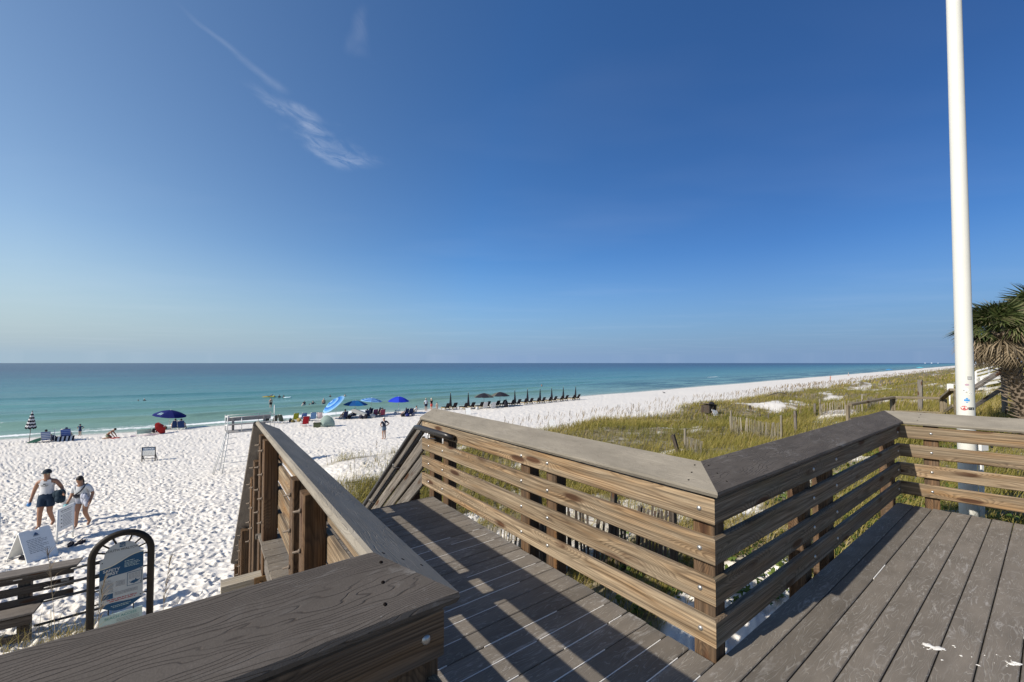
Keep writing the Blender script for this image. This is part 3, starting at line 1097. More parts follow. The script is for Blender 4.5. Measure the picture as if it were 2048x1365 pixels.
# where the far rail meets the right hand one the corner is a little wider than square
C3 = LR(IN_L, 6.42)
D3 = LR(-2.2, 6.42 + 0.155 * 3.27)
E3 = (D3 - C3).normalized()
O3 = Vector((-E3.y, E3.x, 0))
if O3.dot(RV) < 0:
    O3 = -O3
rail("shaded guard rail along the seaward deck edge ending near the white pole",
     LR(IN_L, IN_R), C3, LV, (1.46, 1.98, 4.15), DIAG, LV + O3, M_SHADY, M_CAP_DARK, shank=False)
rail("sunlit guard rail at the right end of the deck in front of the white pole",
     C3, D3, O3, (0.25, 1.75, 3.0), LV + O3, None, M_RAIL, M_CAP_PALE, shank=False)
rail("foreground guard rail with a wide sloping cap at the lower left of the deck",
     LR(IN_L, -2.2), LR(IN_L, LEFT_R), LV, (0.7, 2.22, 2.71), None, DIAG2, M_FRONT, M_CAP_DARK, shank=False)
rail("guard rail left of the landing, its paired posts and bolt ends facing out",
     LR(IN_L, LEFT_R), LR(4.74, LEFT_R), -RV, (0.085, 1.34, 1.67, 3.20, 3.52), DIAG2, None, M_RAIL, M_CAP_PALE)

# ------------------------------------------------------------------ stairs down to the sand
TAN = 0.745
stair = thing("beach_stairs", "wooden stairs descending from the landing to the beach", "stairs", LR(4.5, 1.3, 0))
run, N_STEP = 0.252, 15
for i in range(1, N_STEP + 1):
    l0 = 4.46 + (i - 1) * run
    for j in (0, 1):
        lm = l0 + 0.0 + j * 0.134 + 0.068
        board("tread", stair, LR(lm, 0.62, -i * run * TAN - 0.0125), LR(lm, 2.10, -i * run * TAN - 0.0125), (0, 0, 1), 0.13, 0.025, M_DECK, 0.004)
SD = (LV - ZV * TAN).normalized()
SN = Vector((LV.x * TAN, LV.y * TAN, 1)).normalized()
for r_ in (0.60, 2.12):
    a_ = LR(4.44, r_, -0.24)
    board("stringer", stair, a_, a_ + SD * 4.75, RV, 0.28, 0.045, M_OLD, ends=((LR(4.44, r_, 0), LV), (LR(8.3, r_, 0), LV)))


def stair_rail(label, r_in, out, sgn):
    root = thing("stair_railing", label, "railing", LR(4.74, r_in))
    A = LR(4.74, r_in)
    run_ = 3.75
    B = A + LV * run_ - ZV * (run_ * TAN)
    ends = ((A, LV), (LR(4.74 + run_, r_in), LV))
    for zb in BZ:
        c_ = out * (BT / 2) + ZV * (zb + BH / 2)
        board("rail_board", root, A + c_, B + c_, -out, BH, BT, M_OLD, 0.007, ends)
    cap_d = Vector(out * 0.206 + ZV * 0.106)
    cap_n = SD.cross(cap_d).normalized()
    if cap_n.z < 0:
        cap_n = -cap_n
    lo = -out * 0.02 + ZV * 0.902
    mid = lo + cap_d * 0.5 - cap_n * 0.02
    board("cap", root, A + mid, B + mid, cap_n, cap_d.length, 0.040, M_CAP, 0.010, ends)
    for q in (0.45, 0.80, 2.2, 2.55, 3.6):
        p = A + LV * q + out * (BT + 0.0585)
        zt = 0.86 - q * TAN
        zb = float(ground(p.x, p.y)) - 0.3
        po = board("post", root, (p.x, p.y, zb), (p.x, p.y, zt), -out, 0.12, 0.115, M_POST, 0.007)
        for zc_ in BZ:
            Ms = frame(p - LV * 0.1, p + LV * 0.1, out)
            Ms.translation = p + out * 0.0575 + ZV * (zc_ + BH / 2 - q * TAN)
            link("bolt_end", SHANK, po, Ms)
    # pipe handrail on the walkers' side
    off = -out * 0.085
    hz = 0.80
    p = []
    back = LR(3.93, r_in)
    p += [back - out * 0.0 + ZV * (hz - 0.03), back + off * 0.55 + ZV * (hz - 0.015) - LV * 0.05, back + off + ZV * hz + LV * 0.02]
    p += [A + off + ZV * hz - LV * 0.10, A + off + ZV * (hz - 0.012), A + off + LV * 0.12 + ZV * (hz - 0.10)]
    for q in (0.8, 1.6, 2.4, 3.2, 3.7):
        p.append(A + off + LV * q + ZV * (hz - 0.012 - q * TAN))
    h = MB().tube(p, 0.031, 12).build("handrail", M_BLACKPIPE, root, Matrix.Identity(4))
    for q in (-0.35, 0.75, 1.75, 2.9):
        zz = hz - 0.012 - max(0, q) * TAN
        c_ = A + LV * q
        MB().tube([c_ + off + ZV * (zz - 0.02), c_ + off + ZV * (zz - 0.085), c_ + out * 0.001 + ZV * (zz - 0.10)], 0.009, 6).build("handrail_bracket", M_STEEL, h, Matrix.Identity(4))
    return root


stair_rail("right hand stair guard with sloping boards and a black pipe handrail", IN_R, RV, 1)
stair_rail("left hand stair guard seen from outside, dark underside dropping toward the sand", LEFT_R, -RV, -1)

# ------------------------------------------------------------------ dune plants
def blades(name, base, length, width, lean, az, tint, material, label=None, droop=0.9, parent=None):
    """ribbons bending over: 3 levels, one closed tip; base (n,3)"""
    n_ = len(base)
    dirx, diry = np.cos(az), np.sin(az)
    sx, sy = -np.sin(az + 0.5), np.cos(az + 0.5)
    V = np.zeros((n_, 5, 3))
    for lev, t_ in ((0, 0.0), (1, 0.55), (2, 1.0)):
        hor = lean * length * (t_ ** 1.7)
        ver = length * (t_ - droop * 0.5 * lean * t_ ** 2.4)
        px, py, pz = base[:, 0] + dirx * hor, base[:, 1] + diry * hor, base[:, 2] + ver
        w_ = width * (1.0, 0.75, 0.0)[lev] * 0.5
        if lev < 2:
            V[:, lev * 2] = np.stack([px - sx * w_, py - sy * w_, pz], -1)
            V[:, lev * 2 + 1] = np.stack([px + sx * w_, py + sy * w_, pz], -1)
        else:
            V[:, 4] = np.stack([px, py, pz], -1)
    i = np.arange(n_)[:, None] * 5
    F = np.concatenate([i + np.array([[0, 1, 3]]), i + np.array([[0, 3, 2]]), i + np.array([[2, 3, 4]])])
    return bulk(name, V.reshape(-1, 3), F, material, {"tint": np.repeat(tint, 5)}, False, parent)


def scatter(n_, rad0, rad1, u0, u1, power):
    """points of the dune ahead, denser near"""
    q = RNG.random(n_)
    y = (rad0 ** power + q * (rad1 ** power - rad0 ** power)) ** (1 / power)
    u = u0 + RNG.random(n_) * (u1 - u0)
    return u * y, y


def on_deck(x, y, pad=0.0):
    l_ = LX * x + LY * y
    r_ = RX * x + RY * y
    a = (l_ < 1.2 + pad) & (r_ > -3 - pad) & (r_ < 6.5 + pad)
    b = (l_ < 9.0 + pad) & (r_ > 0.38 - pad) & (r_ < 2.3 + pad)
    return a | b


def grass():
    xs, ys, ln, wd = [], [], [], []
    for n_, r0, r1, p_, l0, l1, w_ in ((70000, 2.5, 14, 0.5, 0.22, 0.55, 0.009), (150000, 12, 34, 0.3, 0.32, 0.68, 0.016), (120000, 30, 80, 0.25, 0.4, 0.75, 0.034), (60000, 75, 420, -0.1, 0.5, 0.9, 0.13)):
        X, Y = scatter(n_, r0, r1, -0.45, 1.62, p_)
        v = veg(X, Y)
        s, d = sd(X, Y)
        clump = fbm(X * 0.55, Y * 0.55, 12, 3)
        thin = smooth(0.28, 0.52, clump)
        if r1 < 15:
            thin = thin * 0.9 * smooth(0.36, 0.55, fbm(X * 0.9, Y * 0.9, 19, 2))
        pr = v * (0.30 + 0.70 * thin)
        k = (RNG.random(n_) < pr) & ~on_deck(X, Y, 0.05) & (d < 95)
        X, Y = X[k], Y[k]
        # gather into tufts
        tx, ty = RNG.normal(0, 1, len(X)), RNG.normal(0, 1, len(X))
        cell = 0.28 if r1 < 40 else 0.5
        gx = (np.floor(X / cell) + 0.2 + 0.6 * hash2(np.floor(X / cell), np.floor(Y / cell), 5)) * cell
        gy = (np.floor(Y / cell) + 0.2 + 0.6 * hash2(np.floor(X / cell), np.floor(Y / cell), 6)) * cell
        X = X * 0.45 + gx * 0.55 + tx * 0.03
        Y = Y * 0.45 + gy * 0.55 + ty * 0.03
        ok = ~on_deck(X, Y, 0.05)
        X, Y = X[ok], Y[ok]
        xs.append(X)
        ys.append(Y)
        ln.append(l0 + (l1 - l0) * RNG.random(len(X)) * (0.6 + 0.8 * vnoise(X * 0.3, Y * 0.3, 8)))
        wd.append(np.full(len(X), w_) * (0.7 + 0.6 * RNG.random(len(X))))
    X, Y, Ln, Wd = map(np.concatenate, (xs, ys, ln, wd))
    n_ = len(X)
    Z = ground(X, Y) - 0.02
    tone = np.clip(0.38 + 0.75 * (fbm(X * 0.12, Y * 0.12, 41, 3) - 0.3) + RNG.normal(0, 0.17, n_), 0, 1)
    lean = 0.25 + 0.6 * RNG.random(n_) ** 1.2
    # the sea wind lays most of it inland and to the right
    az = np.where(RNG.random(n_) < 0.5, math.atan2(-0.3, 0.9) + RNG.normal(0, 0.7, n_), RNG.random(n_) * 6.283)
    o = blades("dune_grass", np.stack([X, Y, Z], -1), Ln, Wd, lean, az, tone, M_GRASS)
    tag(o, "green and straw coloured grass covering the dunes beside the beach", None, None, "stuff")


grass()


def oats():
    """flowering stalks along the dune crest"""
    B, L_, W_, le, az, ti = [], [], [], [], [], []
    H, HT = [], []
    for n_, r0, r1 in ((900, 20, 60), (1500, 55, 130), (1500, 120, 330)):
        X, Y = scatter(n_ * 6, r0, r1, -0.1, 1.15, 0.2)
        s, d = sd(X, Y)
        crest = np.exp(-((d - 35.5) / 2.6) ** 2) + 0.10 * (d > 33) * (d < 60)
        k = RNG.random(len(X)) < crest * 0.55 * (s > 4) * (0.25 + smooth(8, 30, s))
        X, Y = X[k][:n_], Y[k][:n_]
        n2 = len(X)
        Z = ground(X, Y)
        h = 0.9 + 0.55 * RNG.random(n2)
        a = RNG.normal(-0.2, 0.9, n2)
        ln_ = 0.08 + 0.22 * RNG.random(n2)
        w0 = 0.008 if r1 < 70 else (0.02 if r1 < 140 else 0.05)
        B.append(np.stack([X, Y, Z], -1)); L_.append(h); W_.append(np.full(n2, w0)); le.append(ln_); az.append(a); ti.append(RNG.random(n2) * 0.6)
        # seed head: several short drooping ribbons off the tip
        for q in range(5):
            f = 0.72 + 0.055 * q
            hx = X + np.cos(a) * ln_ * h * f ** 1.7
            hy = Y + np.sin(a) * ln_ * h * f ** 1.7
            hz = Z + h * (f - 0.45 * ln_ * f ** 2.4)
            H.append((np.stack([hx, hy, hz], -1), 0.16 + 0.1 * RNG.random(n2), np.full(n2, w0 * 3.2), 0.35 + 0.4 * RNG.random(n2), a + RNG.normal(0, 0.5, n2), 0.35 + 0.6 * RNG.random(n2)))
    for q in H:
        B.append(q[0]); L_.append(q[1]); W_.append(q[2]); le.append(q[3]); az.append(q[4]); ti.append(q[5])
    o = blades("sea_oats", np.concatenate(B), *(np.concatenate(x) for x in (L_, W_, le, az, ti)), M_OATS, droop=0.9)
    tag(o, "dry sea oat stalks with drooping seed heads along the dune crest", None, None, "stuff")


oats()


def creeper():
    """broad leaved ground cover behind the deck"""
    n_ = 16000
    X, Y = scatter(n_, 2.2, 16, 0.25, 1.6, 0.6)
    s, d = sd(X, Y)
    m1 = smooth(0.50, 0.60, fbm(X * 0.7, Y * 0.7, 55, 3))
    k = (RNG.random(n_) < m1) & ~on_deck(X, Y, 0.1) & (d > 48) & (d < 60)
    X, Y = X[k], Y[k]
    n_ = len(X)
    Z = ground(X, Y) + 0.03 + 0.16 * RNG.random(n_) * fbm(X * 1.4, Y * 1.4, 4, 2)
    az = RNG.random(n_) * 6.283
    o = blades("ground_cover", np.stack([X, Y, Z], -1), 0.05 + 0.06 * RNG.random(n_), 0.05 + 0.04 * RNG.random(n_), 0.7 + 0.6 * RNG.random(n_), az, np.clip(RNG.normal(0.55, 0.25, n_), 0, 1), M_LEAF)
    tag(o, "low green creeper with small leaves on the sand behind the deck rail", None, None, "stuff")


creeper()


def tuft(name, label, P, n_, h, spread, material=None, tint=(0.5, 0.2), cat="plant", wd=0.008, seed=1):
    r_ = np.random.default_rng(seed)
    b = np.stack([P.x + r_.normal(0, spread, n_), P.y + r_.normal(0, spread, n_), np.zeros(n_)], -1)
    b[:, 2] = ground(b[:, 0], b[:, 1]) - 0.02
    o = blades(name, b - np.array(P), h * (0.45 + 0.65 * r_.random(n_)), np.full(n_, wd), 0.25 + 0.7 * r_.random(n_), r_.random(n_) * 6.283, np.clip(r_.normal(tint[0], tint[1], n_), 0, 1), material or M_GRASS)
    o.matrix_basis = Matrix.Translation(P)
    return tag(o, label, cat, None, "stuff")


P = LR(7.3, 3.1)
tuft("grass_tuft", "clump of tall yellow green grass at the foot of the stairs, right side", Vector((P.x, P.y, float(ground(P.x, P.y)))), 900, 0.85, 0.42, wd=0.012, seed=2, tint=(0.55, 0.22))
P = LR(8.2, 2.95)
tuft("grass_tuft", "thin grass clump on the sand just seaward of the stair guard", Vector((P.x, P.y, float(ground(P.x, P.y)))), 320, 0.8, 0.4, wd=0.012, seed=3, tint=(0.5, 0.22))


def stalk(label, P, h, az, lean, seed):
    """one dry sea oat beside the path"""
    r_ = np.random.default_rng(seed)
    root = thing("sea_oat_plant", label, "plant", P)
    c, s_ = math.cos(az), math.sin(az)
    pts = [Vector((c * lean * h * t_ ** 1.8, s_ * lean * h * t_ ** 1.8, h * t_)) for t_ in np.linspace(0, 1, 7)]
    mb = MB().tube(pts, [0.0035, 0.0035, 0.003, 0.003, 0.0025, 0.002, 0.0015], 5)
    mb.build("stem", M_STALK, root)
    n_ = 30
    f = 0.66 + 0.34 * r_.random(n_)
    b = np.stack([c * lean * h * f ** 1.8, s_ * lean * h * f ** 1.8, h * f], -1)
    blades("seed_head", b, 0.10 + 0.10 * r_.random(n_), np.full(n_, 0.008), 0.6 + 0.5 * r_.random(n_), az + r_.normal(0, 1.0, n_), 0.2 + 0.6 * r_.random(n_), M_OATS, parent=root)
    n_ = 9
    b = np.stack([r_.normal(0, 0.02, n_), r_.normal(0, 0.02, n_), np.zeros(n_)], -1)
    blades("leaf", b, h * (0.35 + 0.3 * r_.random(n_)), np.full(n_, 0.010), 0.5 + 0.5 * r_.random(n_), r_.random(n_) * 6.283, 0.6 + 0.3 * r_.random(n_), M_GRASS, parent=root)
    return root


M_STALK = plain("dry_stalk", (0.34, 0.27, 0.17), 0.8, 0.2, 30)


def G(x, y, dz=0.0):
    return Vector((x, y, float(ground(x, y)) + dz))


stalk("tall dry sea oat with a drooping head left of the arched sign", G(-6.15, 5.6), 1.75, 2.7, 0.22, 4)
stalk("thin bent sea oat standing right of the arched sign", G(-4.7, 5.5), 1.5, 2.0, 0.25, 5)
stalk("lone sea oat stalk on the sand beyond the right stair guard", spot(752, 925), 0.95, 1.7, 0.1, 6)
stalk("pale sea oat crossing in front of the arched sign panel", G(-5.35, 5.3), 1.45, 1.9, 0.12, 7)
tuft("grass_tuft", "dry brown grass clump at the foot of the arched sign", spot(150, 1282), 420, 0.26, 0.28, tint=(0.85, 0.15), wd=0.009, seed=8)
tuft("grass_tuft", "scruffy grass with long arching blades in front of the wooden bench", spot(60, 1306), 200, 0.55, 0.42, tint=(0.85, 0.15), wd=0.008, seed=9)

# ------------------------------------------------------------------ sand fences
M_SLAT = wood("bleached_slat_wood", (0.36, 0.32, 0.24), (0.16, 0.135, 0.10), (0.34, 0.27, 0.17), (0.36, 0.33, 0.27), 0.3, 30)


def sand_fence(label, pts, n_post, h, seed, lean=0.0, bury=0.25, dark=False, gap=0.088, name="sand_fence"):
    r_ = random.Random(seed)
    P0 = Vector(pts[0])
    root = thing(name, label, "fence", P0)
    segs, tot = [], 0.0
    for a, b in zip(pts, pts[1:]):
        ln_ = (Vector(b) - Vector(a)).length
        segs.append((tot, ln_, Vector(a), Vector(b)))
        tot += ln_

    def at(q):
        for t0, ln_, a, b in segs:
            if q <= t0 + ln_ + 1e-6:
                return a + (b - a) * ((q - t0) / ln_)
        return segs[-1][3]

    n_ = int(tot / gap)
    wm = M_DARKWOOD if dark else M_SLAT
    tops = []
    for i in range(n_):
        p = at(i * gap)
        g = float(ground(p.x, p.y))
        d_ = (at(min(i * gap + 0.05, tot)) - at(max(i * gap - 0.05, 0))).normalized()
        nrm = Vector((-d_.y, d_.x, 0))
        t_ = nrm * (lean + r_.gauss(0, 0.04)) + d_ * r_.gauss(0, 0.05)
        a = Vector((p.x, p.y, g - bury))
        hh = h * r_.uniform(0.93, 1.0)
        b = a + (Vector((0, 0, 1)) + t_).normalized() * hh
        M = frame(a, b, nrm)
        board_m = board_mesh(round(hh, 1), 0.038, 0.009, 0.002, wm)
        link("slat", board_m, root, M)
        tops.append((a, b))
    for f in (0.35, 0.8):
        MB().tube([a.lerp(b, f) for a, b in tops[::3]], 0.004, 4).build("tie_wire", M_RUST, root, Matrix.Identity(4))
    for j in range(n_post):
        p = at(tot * j / max(1, n_post - 1))
        g = float(ground(p.x, p.y))
        board("post", root, (p.x + 0.06, p.y + 0.06, g - 0.4), (p.x + 0.06 + r_.gauss(0, 0.05), p.y + 0.06, g + h - bury + 0.28), RV, 0.085, 0.085, wm, 0.006)
    return root


f0 = [at_depth(1085, 1100, 7.1), at_depth(1180, 1098, 6.9), at_depth(1260, 1090, 6.5), at_depth(1345, 1090, 5.9)]
sand_fence("dark slatted sand fence leaning just outside the sunlit guard rail", [G(p.x, p.y) for p in f0], 3, 1.2, 4, 0.10, 0.12, True, 0.058)
f0 = [at_depth(900, 1060, 8.6), at_depth(990, 1085, 7.9), at_depth(1080, 1100, 7.15)]
sand_fence("slatted sand fence partly buried beside the stairs behind the guard rail", [G(p.x, p.y) for p in f0], 2, 1.1, 5, 0.1, 0.35, False, 0.062)
sand_fence("pale slatted sand fence in the dune grass, nearest upright length with posts", [spot(1462, 868), spot(1500, 874), spot(1562, 886)], 2, 1.25, 6, 0.05, 0.22)
sand_fence("short sagging fence end beyond the rail corner by a dark leaning post", [spot(1368, 908), spot(1402, 925)], 1, 1.15, 7, 0.1, 0.3)
sand_fence("pale slatted sand fence farther off in the grass left of the stair rail", [spot(1640, 832), spot(1700, 828), spot(1724, 824)], 2, 1.2, 8, 0.02, 0.25)
sand_fence("half buried far length of sand fence behind the weathered stair rail", [spot(1735, 822), spot(1765, 816)], 0, 1.2, 9, 0.02, 0.25)


def dune_post(label, P, h, tilt=(0, 0), m_=None, r_=0.06):
    o = board_mesh(h, r_ * 2, r_ * 2, 0.012, m_ or M_OLD)
    a = Vector(P) - Vector((0, 0, 0.3))
    b = a + Vector((tilt[0], tilt[1], 1)).normalized() * (h)
    ob = link("fence_post", o, None, frame(a, b, RV))
    return tag(ob, label, "post", None)


dune_post("dark charred post leaning in the grass beyond the deck rail corner", spot(1362, 912), 1.25, (-0.25, 0.1), M_DARKWOOD, 0.07)
dune_post("grey fence post right of the pale slatted fence", spot(1592, 868), 1.5, (-0.02, 0), M_OLD, 0.06)
dune_post("short dark stub post on the bare dune crest", spot(1503, 826), 1.0, (-0.15, 0), M_DARKWOOD, 0.08)
dune_post("weathered stub post left of the far slatted fence", spot(1630, 832), 1.2, (0, 0), M_OLD, 0.07)
dune_post("thin grey stake standing in the dune grass", spot(1537, 845), 1.0, (0, 0), M_OLD, 0.045)
dune_post("thin stake farther left in the dune grass", spot(1520, 843), 0.9, (0.02, 0), M_OLD, 0.045)

mb = MB()
a = spot(1530, 798)
b = spot(1592, 786)
pts = [a.lerp(b, t_) + Vector((0, 0, 0.25 + 0.35 * math.sin(t_ * 5.5) * (0.4 + t_))) for t_ in np.linspace(0, 1, 9)]
mb.tube(pts, [0.05, 0.05, 0.06, 0.055, 0.05, 0.045, 0.04, 0.03, 0.02], 6)
br_ = mb.build("driftwood_branch", M_OLD, None, Matrix.Identity(4))
tag(br_, "bare crooked branch lying on the white dune crest", "branch")

# ------------------------------------------------------------------ white pole by the deck
PX, PY = 5.735, 5.155
g = float(ground(PX, PY))
pole = thing("flag_pole", "tall white tapering metal pole behind the right hand rail with stickers", "pole", (PX, PY, g))
z0 = -0.9 - g
H_ = 9.4


def pole_r(z):                   # z over the deck
    return 0.0845 - 0.0022 * z


sh = MB()
zs = [g - 0.3, -0.2, 0.0, 1.0, 2.5, 4.0, 6.0, 8.0, H_]
sh.tube([(0, 0, z - g) for z in zs], [pole_r(z) for z in zs], 32)
sh.build("shaft", M_POLE, pole)
bs = MB()
bs.tube([(0, 0, 0.0), (0, 0, 0.05), (0, 0, 0.12), (0, 0, 0.14)], [0.17, 0.17, 0.10, 0.082], 24)
bs.build("base_collar", M_STEEL, pole)
tp = MB()
tp.ell((0, 0, H_ - g + 0.05), (0.09, 0.09, 0.09), 16, 10)
tp.build("finial", M_WHITE, pole)
view = Vector((-PX, -PY, 0)).normalized()
va = math.atan2(view.y, view.x)


def wrap_patch(name, parent, z, da, w_, h_, material, lift=0.0008, oval=False, n_=10):
    """thin label bent round the pole: da metres to the right of the line of sight"""
    r_ = pole_r(z) + lift
    mb = MB()
    if oval:
        vs = [(0, 0)] + [(0.5 * w_ * math.cos(2 * PI * k / 28), 0.5 * h_ * math.sin(2 * PI * k / 28)) for k in range(28)]
        fs = [(0, 1 + k, 1 + (k + 1) % 28) for k in range(28)]
    else:
        vs = [(w_ * (i / n_ - 0.5), h_ * (j - 0.5)) for j in (0, 1) for i in range(n_ + 1)]
        fs = [(i, i + 1, n_ + 2 + i, n_ + 1 + i) for i in range(n_)]
    P_ = []
    for x, y in vs:
        an = va + (da + x) / r_
        P_.append((r_ * math.cos(an), r_ * math.sin(an), z + y - g))
    mb.add(P_, fs)
    return mb.build(name, material, parent)


def wrap_text(parent, z, da, body, size, material, lift=0.0016, bold=0.0):
    me = text_mesh(body, size, "CENTER", bold, 0.0)
    r_ = pole_r(z) + lift
    for v in me.vertices:
        an = va + (da + v.co.x) / r_
        y = v.co.y
        v.co = (r_ * math.cos(an), r_ * math.sin(an), z + y - g)
    me.materials.clear()
    me.materials.append(material)
    return link("lettering", me, parent, WM[parent])


M_RED = plain("sticker_red", (0.42, 0.03, 0.03), 0.5, 0.06)
M_BLACK = plain("sticker_black", (0.02, 0.02, 0.022), 0.5, 0.1)
M_BLUE = plain("sticker_blue", (0.05, 0.25, 0.55), 0.5, 0.1)
M_PINK = plain("sticker_mauve", (0.42, 0.30, 0.36), 0.55, 0.1)
M_INK = plain("dark_ink", (0.04, 0.045, 0.05), 0.6, 0.1)
M_GREYINK = plain("grey_ink", (0.20, 0.20, 0.20), 0.6, 0.1)
wz = lambda py: at_depth(1928, py, PY - 0.06).z
st = wrap_patch("sticker", pole, wz(817), -0.012, 0.066, 0.058, M_RED, oval=True)
st["label"] = "red oval sticker with white letters"
wrap_text(st, wz(815.5), -0.012, "ARTS", 0.025, M_WHITE, bold=0.0006)
wrap_text(st, wz(820.5), -0.012, "QUARTER", 0.010, M_WHITE)
st = wrap_patch("sticker", pole, wz(817.5), 0.053, 0.060, 0.032, M_BLACK)
st["label"] = "black oblong sticker with white squiggle"
sq = MB()
wrap_text(st, wz(817.5), 0.050, "~ o", 0.030, M_WHITE)
st = wrap_patch("sticker", pole, wz(801), 0.012, 0.050, 0.024, M_BLUE)
st["label"] = "blue house shaped sticker"
wrap_patch("sticker_gable", st, wz(797.5), 0.012, 0.020, 0.014, M_BLUE)
wrap_patch("sticker_foot", st, wz(805), 0.012, 0.020, 0.010, M_BLUE)
wrap_patch("sticker", pole, wz(770), 0.016, 0.040, 0.026, M_PINK, oval=True)["label"] = "faded mauve oval sticker"
st = wrap_patch("sticker", pole, wz(756.5), 0.043, 0.040, 0.042, M_GREYINK)
st["label"] = "grey square sticker with pale lines"
for q in (-0.01, 0.0, 0.012):
    wrap_patch("printed_line", st, wz(756.5) + q, 0.043, 0.03, 0.004, M_WHITE, 0.0016)
st = wrap_patch("sticker", pole, wz(787), 0.046, 0.034, 0.038, M_WHITE)
st["label"] = "white sticker with a drawn bell shape"
wrap_text(st, wz(787), 0.046, "Q", 0.030, M_INK)
st = wrap_patch("sticker", pole, wz(780), 0.006, 0.046, 0.046, M_WHITE, oval=True)
st["label"] = "round white sticker with two dark marks"
wrap_patch("printed_mark", st, wz(781), -0.010, 0.012, 0.010, M_INK, 0.0016)
wrap_patch("printed_mark", st, wz(784.5), 0.010, 0.014, 0.007, M_INK, 0.0016)
# cleat with a hose tap box standing beside the pole
gb = G(5.90, 5.15)
bx = thing("utility_box", "small white utility box on a stake beside the pole foot", "box", gb, math.atan2(-PX, PY) * -0.2)
h_ = 0.62 - gb.z
q = MB()
q.box((0, 0, h_ / 2), (0.035, 0.035, h_))
q.build("stake", M_WHITE, bx)
q = MB()
q.box((0.0, 0, h_ - 0.05), (0.11, 0.09, 0.17))
bo = q.build("box_body", M_WHITE, bx)
q = MB()
q.tube([(0.05, -0.02, h_ - 0.05), (0.14, -0.02, h_ - 0.05), (0.15, -0.02, h_ - 0.11)], 0.012, 8)
q.build("tap", M_STEEL, bx)
# low boardwalk kerb and mulch board on the ground past the rail
q = LR(-0.2, 8.2)
kb = board("landscape_timber", None, G(q.x - 0.9, q.y + 1.2, 0.08), G(q.x + 1.2, q.y - 0.5, 0.08), ZV, 0.16, 0.14, M_OLD)
tag(kb, "grey landscape timber lying on the ground behind the right hand rail", "timber")

# ------------------------------------------------------------------ neighbouring walkways in the dunes
def simple_rail(root, pts, m_, hts, post_h, post_gap, bw=0.12, cap=True, pw=0.1):
    """posts and boards that follow the ground; pts = 3-D line of walkway level"""
    for a, b in zip(pts, pts[1:]):
        a, b = Vector(a), Vector(b)
        e = b - a
        side = Vector((-e.y, e.x, 0)).normalized()
        for h in hts:
            board("rail_board", root, a + ZV * h, b + ZV * h, side, bw, 0.035, m_)
        if cap:
            board("cap", root, a + ZV * (post_h + 0.03), b + ZV * (post_h + 0.03), ZV, 0.17, 0.09, m_, 0.01)
        n_ = max(1, int(e.length / post_gap))
        for i in range(n_ + 1):
            p = a + e * (i / n_) + side * 0.08
            board("post", root, (p.x, p.y, float(ground(p.x, p.y)) - 0.3), (p.x, p.y, p.z + post_h), side, pw, pw, m_)


def lvl(px, py, Y, dz):
    p = at_depth(px, py, Y)
    return Vector((p.x, p.y, p.z + dz))


M_WALK = wood("tan_walkway_wood", (0.34, 0.28, 0.19), (0.16, 0.12, 0.075), (0.34, 0.25, 0.13), (0.33, 0.29, 0.22), 0.4, 28)
W1 = thing("dune_walkover", "weathered wooden dune walkover with a landing rail and stairs descending left", "walkway", G(*lvl(1790, 812, 17, 0).xy))
A_, B_ = lvl(1788, 795, 17.0, -0.95), lvl(1884, 797, 16.2, -0.95)
simple_rail(W1, [A_, B_], M_WALK, (0.35,), 0.92, 2.0)
C_ = lvl(1700, 832, 16.4, -0.5)
simple_rail(W1, [C_, A_], M_WALK, (0.35,), 0.92, 2.2)
D_ = lvl(1905, 785, 15.2, -0.85)
simple_rail(W1, [B_, D_], M_WALK, (0.35,), 0.92, 3.0)
A2, B2 = A_ + Vector((0.6, 1.5, 0)), B_ + Vector((0.6, 1.5, 0))
for k in range(9):
    t_ = k / 8
    board("deck_board", W1, A_.lerp(B_, t_) + ZV * 0.0, A2.lerp(B2, t_), ZV, 0.22, 0.035, M_OLD)
tag(board("walkover_post", None, G(*lvl(1840, 800, 19.5, 0).xy, -0.3), lvl(1840, 760, 19.5, 0), RV, 0.16, 0.16, M_OLD), "tall grey post standing behind the landing rail in the dune grass", "post")

W2 = thing("stair_walkover", "dark handrail of a dune stair rising right below the palm", "walkway", G(*lvl(1950, 800, 14, 0).xy))
A_, B_ = lvl(1930, 790, 13.2, -0.9), lvl(2012, 738, 13.0, -0.9)
simple_rail(W2, [A_, B_], M_OLD, (0.35,), 0.9, 1.8)
W3 = thing("white_walkover", "white painted boardwalk with railings on the far dune behind the pole", "walkway", G(*lvl(1960, 790, 30, 0).xy))
for (x0, y0), (x1, y1), Y0, Y1 in (((1938, 779), (1972, 776), 30, 30), ((1954, 748), (2006, 734), 34, 34), ((1966, 760), (2010, 752), 30, 30)):
    A_, B_ = lvl(x0, y0, Y0, -0.2), lvl(x1, y1, Y1, -0.2)
    simple_rail(W3, [A_, B_], M_WHITEWOOD, (-0.55, -0.15, 0.15), 0.4, 1.1, 0.16)
    A2, B2 = A_ + Vector((0.4, 1.8, -0.75)), B_ + Vector((0.4, 1.8, -0.75))
    for k in range(8):
        board("deck_board", W3, A_.lerp(B_, k / 7) + ZV * -0.75, A2.lerp(B2, k / 7), ZV, 0.24, 0.035, M_WHITEWOOD)
W4 = thing("beach_marker", "small white marker board left of the pole in the dune grass", "sign", G(*lvl(1902, 780, 24, 0).xy))
p_ = lvl(1900, 780, 24, 0)
board("marker_panel", W4, p_ + Vector((-0.12, 0.05, 0.1)), p_ + Vector((0.15, -0.05, 0.1)), (-0.7, -0.7, 0), 0.5, 0.03, M_WHITEWOOD)
board("marker_leg", W4, (p_.x, p_.y + 0.03, float(ground(p_.x, p_.y)) - 0.1), (p_.x, p_.y + 0.03, p_.z), (-0.7, -0.7, 0), 0.06, 0.05, M_WHITEWOOD)

